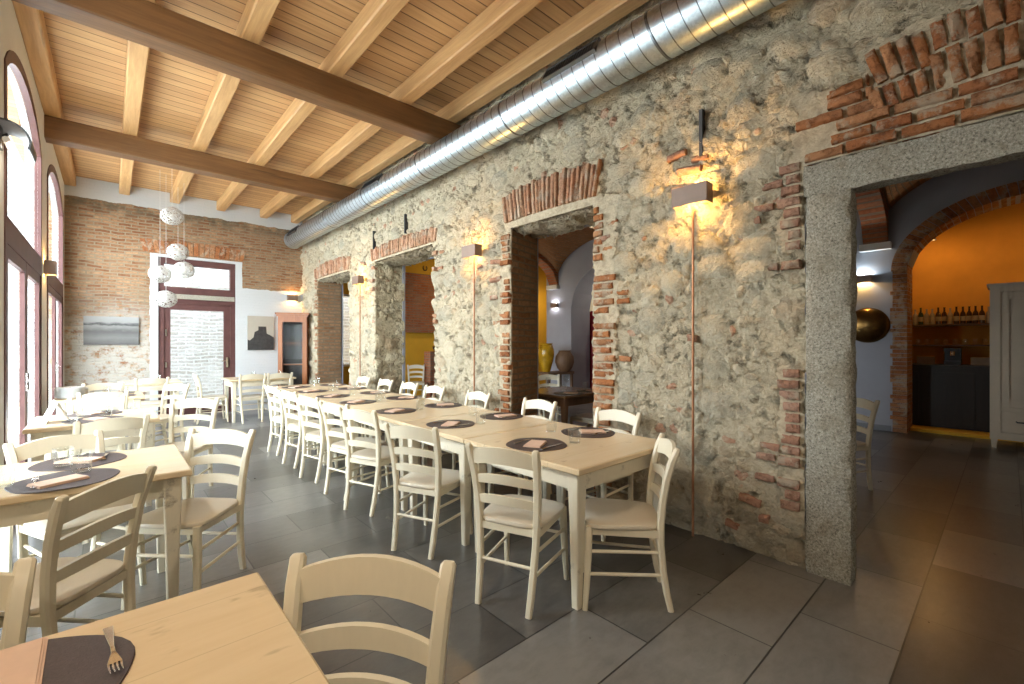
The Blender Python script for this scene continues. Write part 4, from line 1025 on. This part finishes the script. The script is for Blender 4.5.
def mk_box():
    m = MB(); m.box(-.05, .05, -.11, .11, 0, .11); m.box(-.052, .052, -.112, .112, .11, .125); return m.build('box', M['label'], smooth=0)
for k, (yy, nm) in enumerate(((.95, 'left'), (.30, 'middle'), (.02, 'right'))):
    place('box', mk_box, (10.42, yy, 1.06), 0, 'pale box on the bar counter, %s of three' % nm, 'box', 'boxes on the bar counter')
cm = empty('coffee_machine', (10.42, .62, 1.06)); tag(cm, 'dark coffee machine on the bar counter between the boxes', 'coffee machine')
m = MB(); m.box(-.12,.12,-.10,.10,0,.06); m.box(0,.12,-.10,.10,.06,.22); m.box(-.12,.12,-.10,.10,.22,.27); m.build('body', M['black'], cm, 0); MB().tube([(-.06,0,.22),(-.06,0,.15)], .03, 12).build('spout', M['silver'], cm)
def ceil_lamp(loc, e, col, label):
    s = empty('bar_lamp', loc); tag(s, label, 'lamp'); m = MB(); m.lathe([(.02,.0),(.03,-.04),(.09,-.14),(.095,-.15),(.088,-.148),(.02,-.05)], 20); m.build('lamp_shade', M['black'], s); MB().tube([(0,0,0),(0,0,4.4-loc[2])], .005, 6).build('cord', M['black'], s)
    m = MB(); m.lathe([(.01,-.06),(.03,-.09),(.03,-.11),(.01,-.13)], 12); m.build('bulb', M['bulb'], s); point(s, (0,0,-.17), e, col, .04)
ceil_lamp((10.30, .9, 3.30), 20, (1,.55,.18), 'black pendant above the left end of the bar')
ceil_lamp((10.30, -.8, 3.30), 17, (1,.55,.18), 'black pendant above the right end of the bar')
ceil_lamp((6.0, 4.6, 3.5), 14, (1,.72,.4), 'black pendant in the middle of the back room')
ceil_lamp((7.5, 9.6, 3.4), 45, (1,.75,.4), 'black pendant before the ochre wall')
ceil_lamp((10.4, 9.7, 3.2), 45, (1,.8,.5), 'black pendant in the corner of the ochre room')
ceil_lamp((10.4, 6.4, 3.3), 30, (1,.9,.75), 'black pendant behind the grey arch')

# ------------------------------------------------------------------ outside
struct(MB().box(-30, -1.05, -15, 40, -.16, -.04).build('ground_court', M['ground'], smooth=0), 'pale courtyard paving')
struct(MB().box(-1.05, 14, YE+.5, 40, -.16, -.04).build('ground_rear', M['ground'], smooth=0))
struct(MB().box(-1.6, 9, 13.0, 13.4, -.1, 8.5).build('wall_outside', M['outer_stone'], smooth=0), 'pale stone wall outside the glass door')  # unseen upper part made tall to cut skylight outside the door

# ------------------------------------------------------------------ light
W = bpy.data.worlds.new('World'); S.world = W; W.use_nodes = True; wt = W.node_tree
bg = wt.nodes['Background']; tc = wt.nodes.new('ShaderNodeTexCoord'); sp = wt.nodes.new('ShaderNodeSeparateXYZ'); rp = wt.nodes.new('ShaderNodeValToRGB')
wt.links.new(tc.outputs['Generated'], sp.inputs[0]); wt.links.new(sp.outputs[2], rp.inputs[0])
rp.color_ramp.elements[0].color = (.90,.955,1,1); rp.color_ramp.elements[1].color = (.74,.87,1,1)
wt.links.new(rp.outputs[0], bg.inputs[0]); bg.inputs[1].default_value = 21.5
for (a, b) in WB:
    l = bpy.data.lights.new('portal', 'AREA'); l.shape = 'RECTANGLE'; l.size = 3.8; l.size_y = b-a; l.cycles.is_portal = True
    o = bpy.data.objects.new('portal', l); C.objects.link(o); o.location = (XL-.15, (a+b)/2, 1.9); o.rotation_euler = (0, -PI/2, 0)
l = bpy.data.lights.new('portal', 'AREA'); l.shape = 'RECTANGLE'; l.size = 1.26; l.size_y = 3.0; l.cycles.is_portal = True
o = bpy.data.objects.new('portal', l); C.objects.link(o); o.location = (1.31, YE+.45, 1.5); o.rotation_euler = (-PI/2, 0, 0)

# ------------------------------------------------------------------ camera and view
cam = bpy.data.cameras.new('camera'); cam.sensor_width = 36; cam.lens = 36*447/1024; cam.shift_y = .001; cam.clip_start = .02
co_ = bpy.data.objects.new('camera', cam); C.objects.link(co_); co_.location = (0, 0, 1.417); co_.rotation_euler = (PI/2, 0, rad(-42)); S.camera = co_
S.view_settings.view_transform = 'Standard'; S.view_settings.look = 'None'; S.view_settings.gamma = 1; S.view_settings.exposure = 0.02
S.cycles.use_denoising = True; S.cycles.max_bounces = 10; S.cycles.diffuse_bounces = 6; S.cycles.transparent_max_bounces = 16; S.cycles.sample_clamp_indirect = 6
S.cycles.caustics_reflective = False; S.cycles.caustics_refractive = False
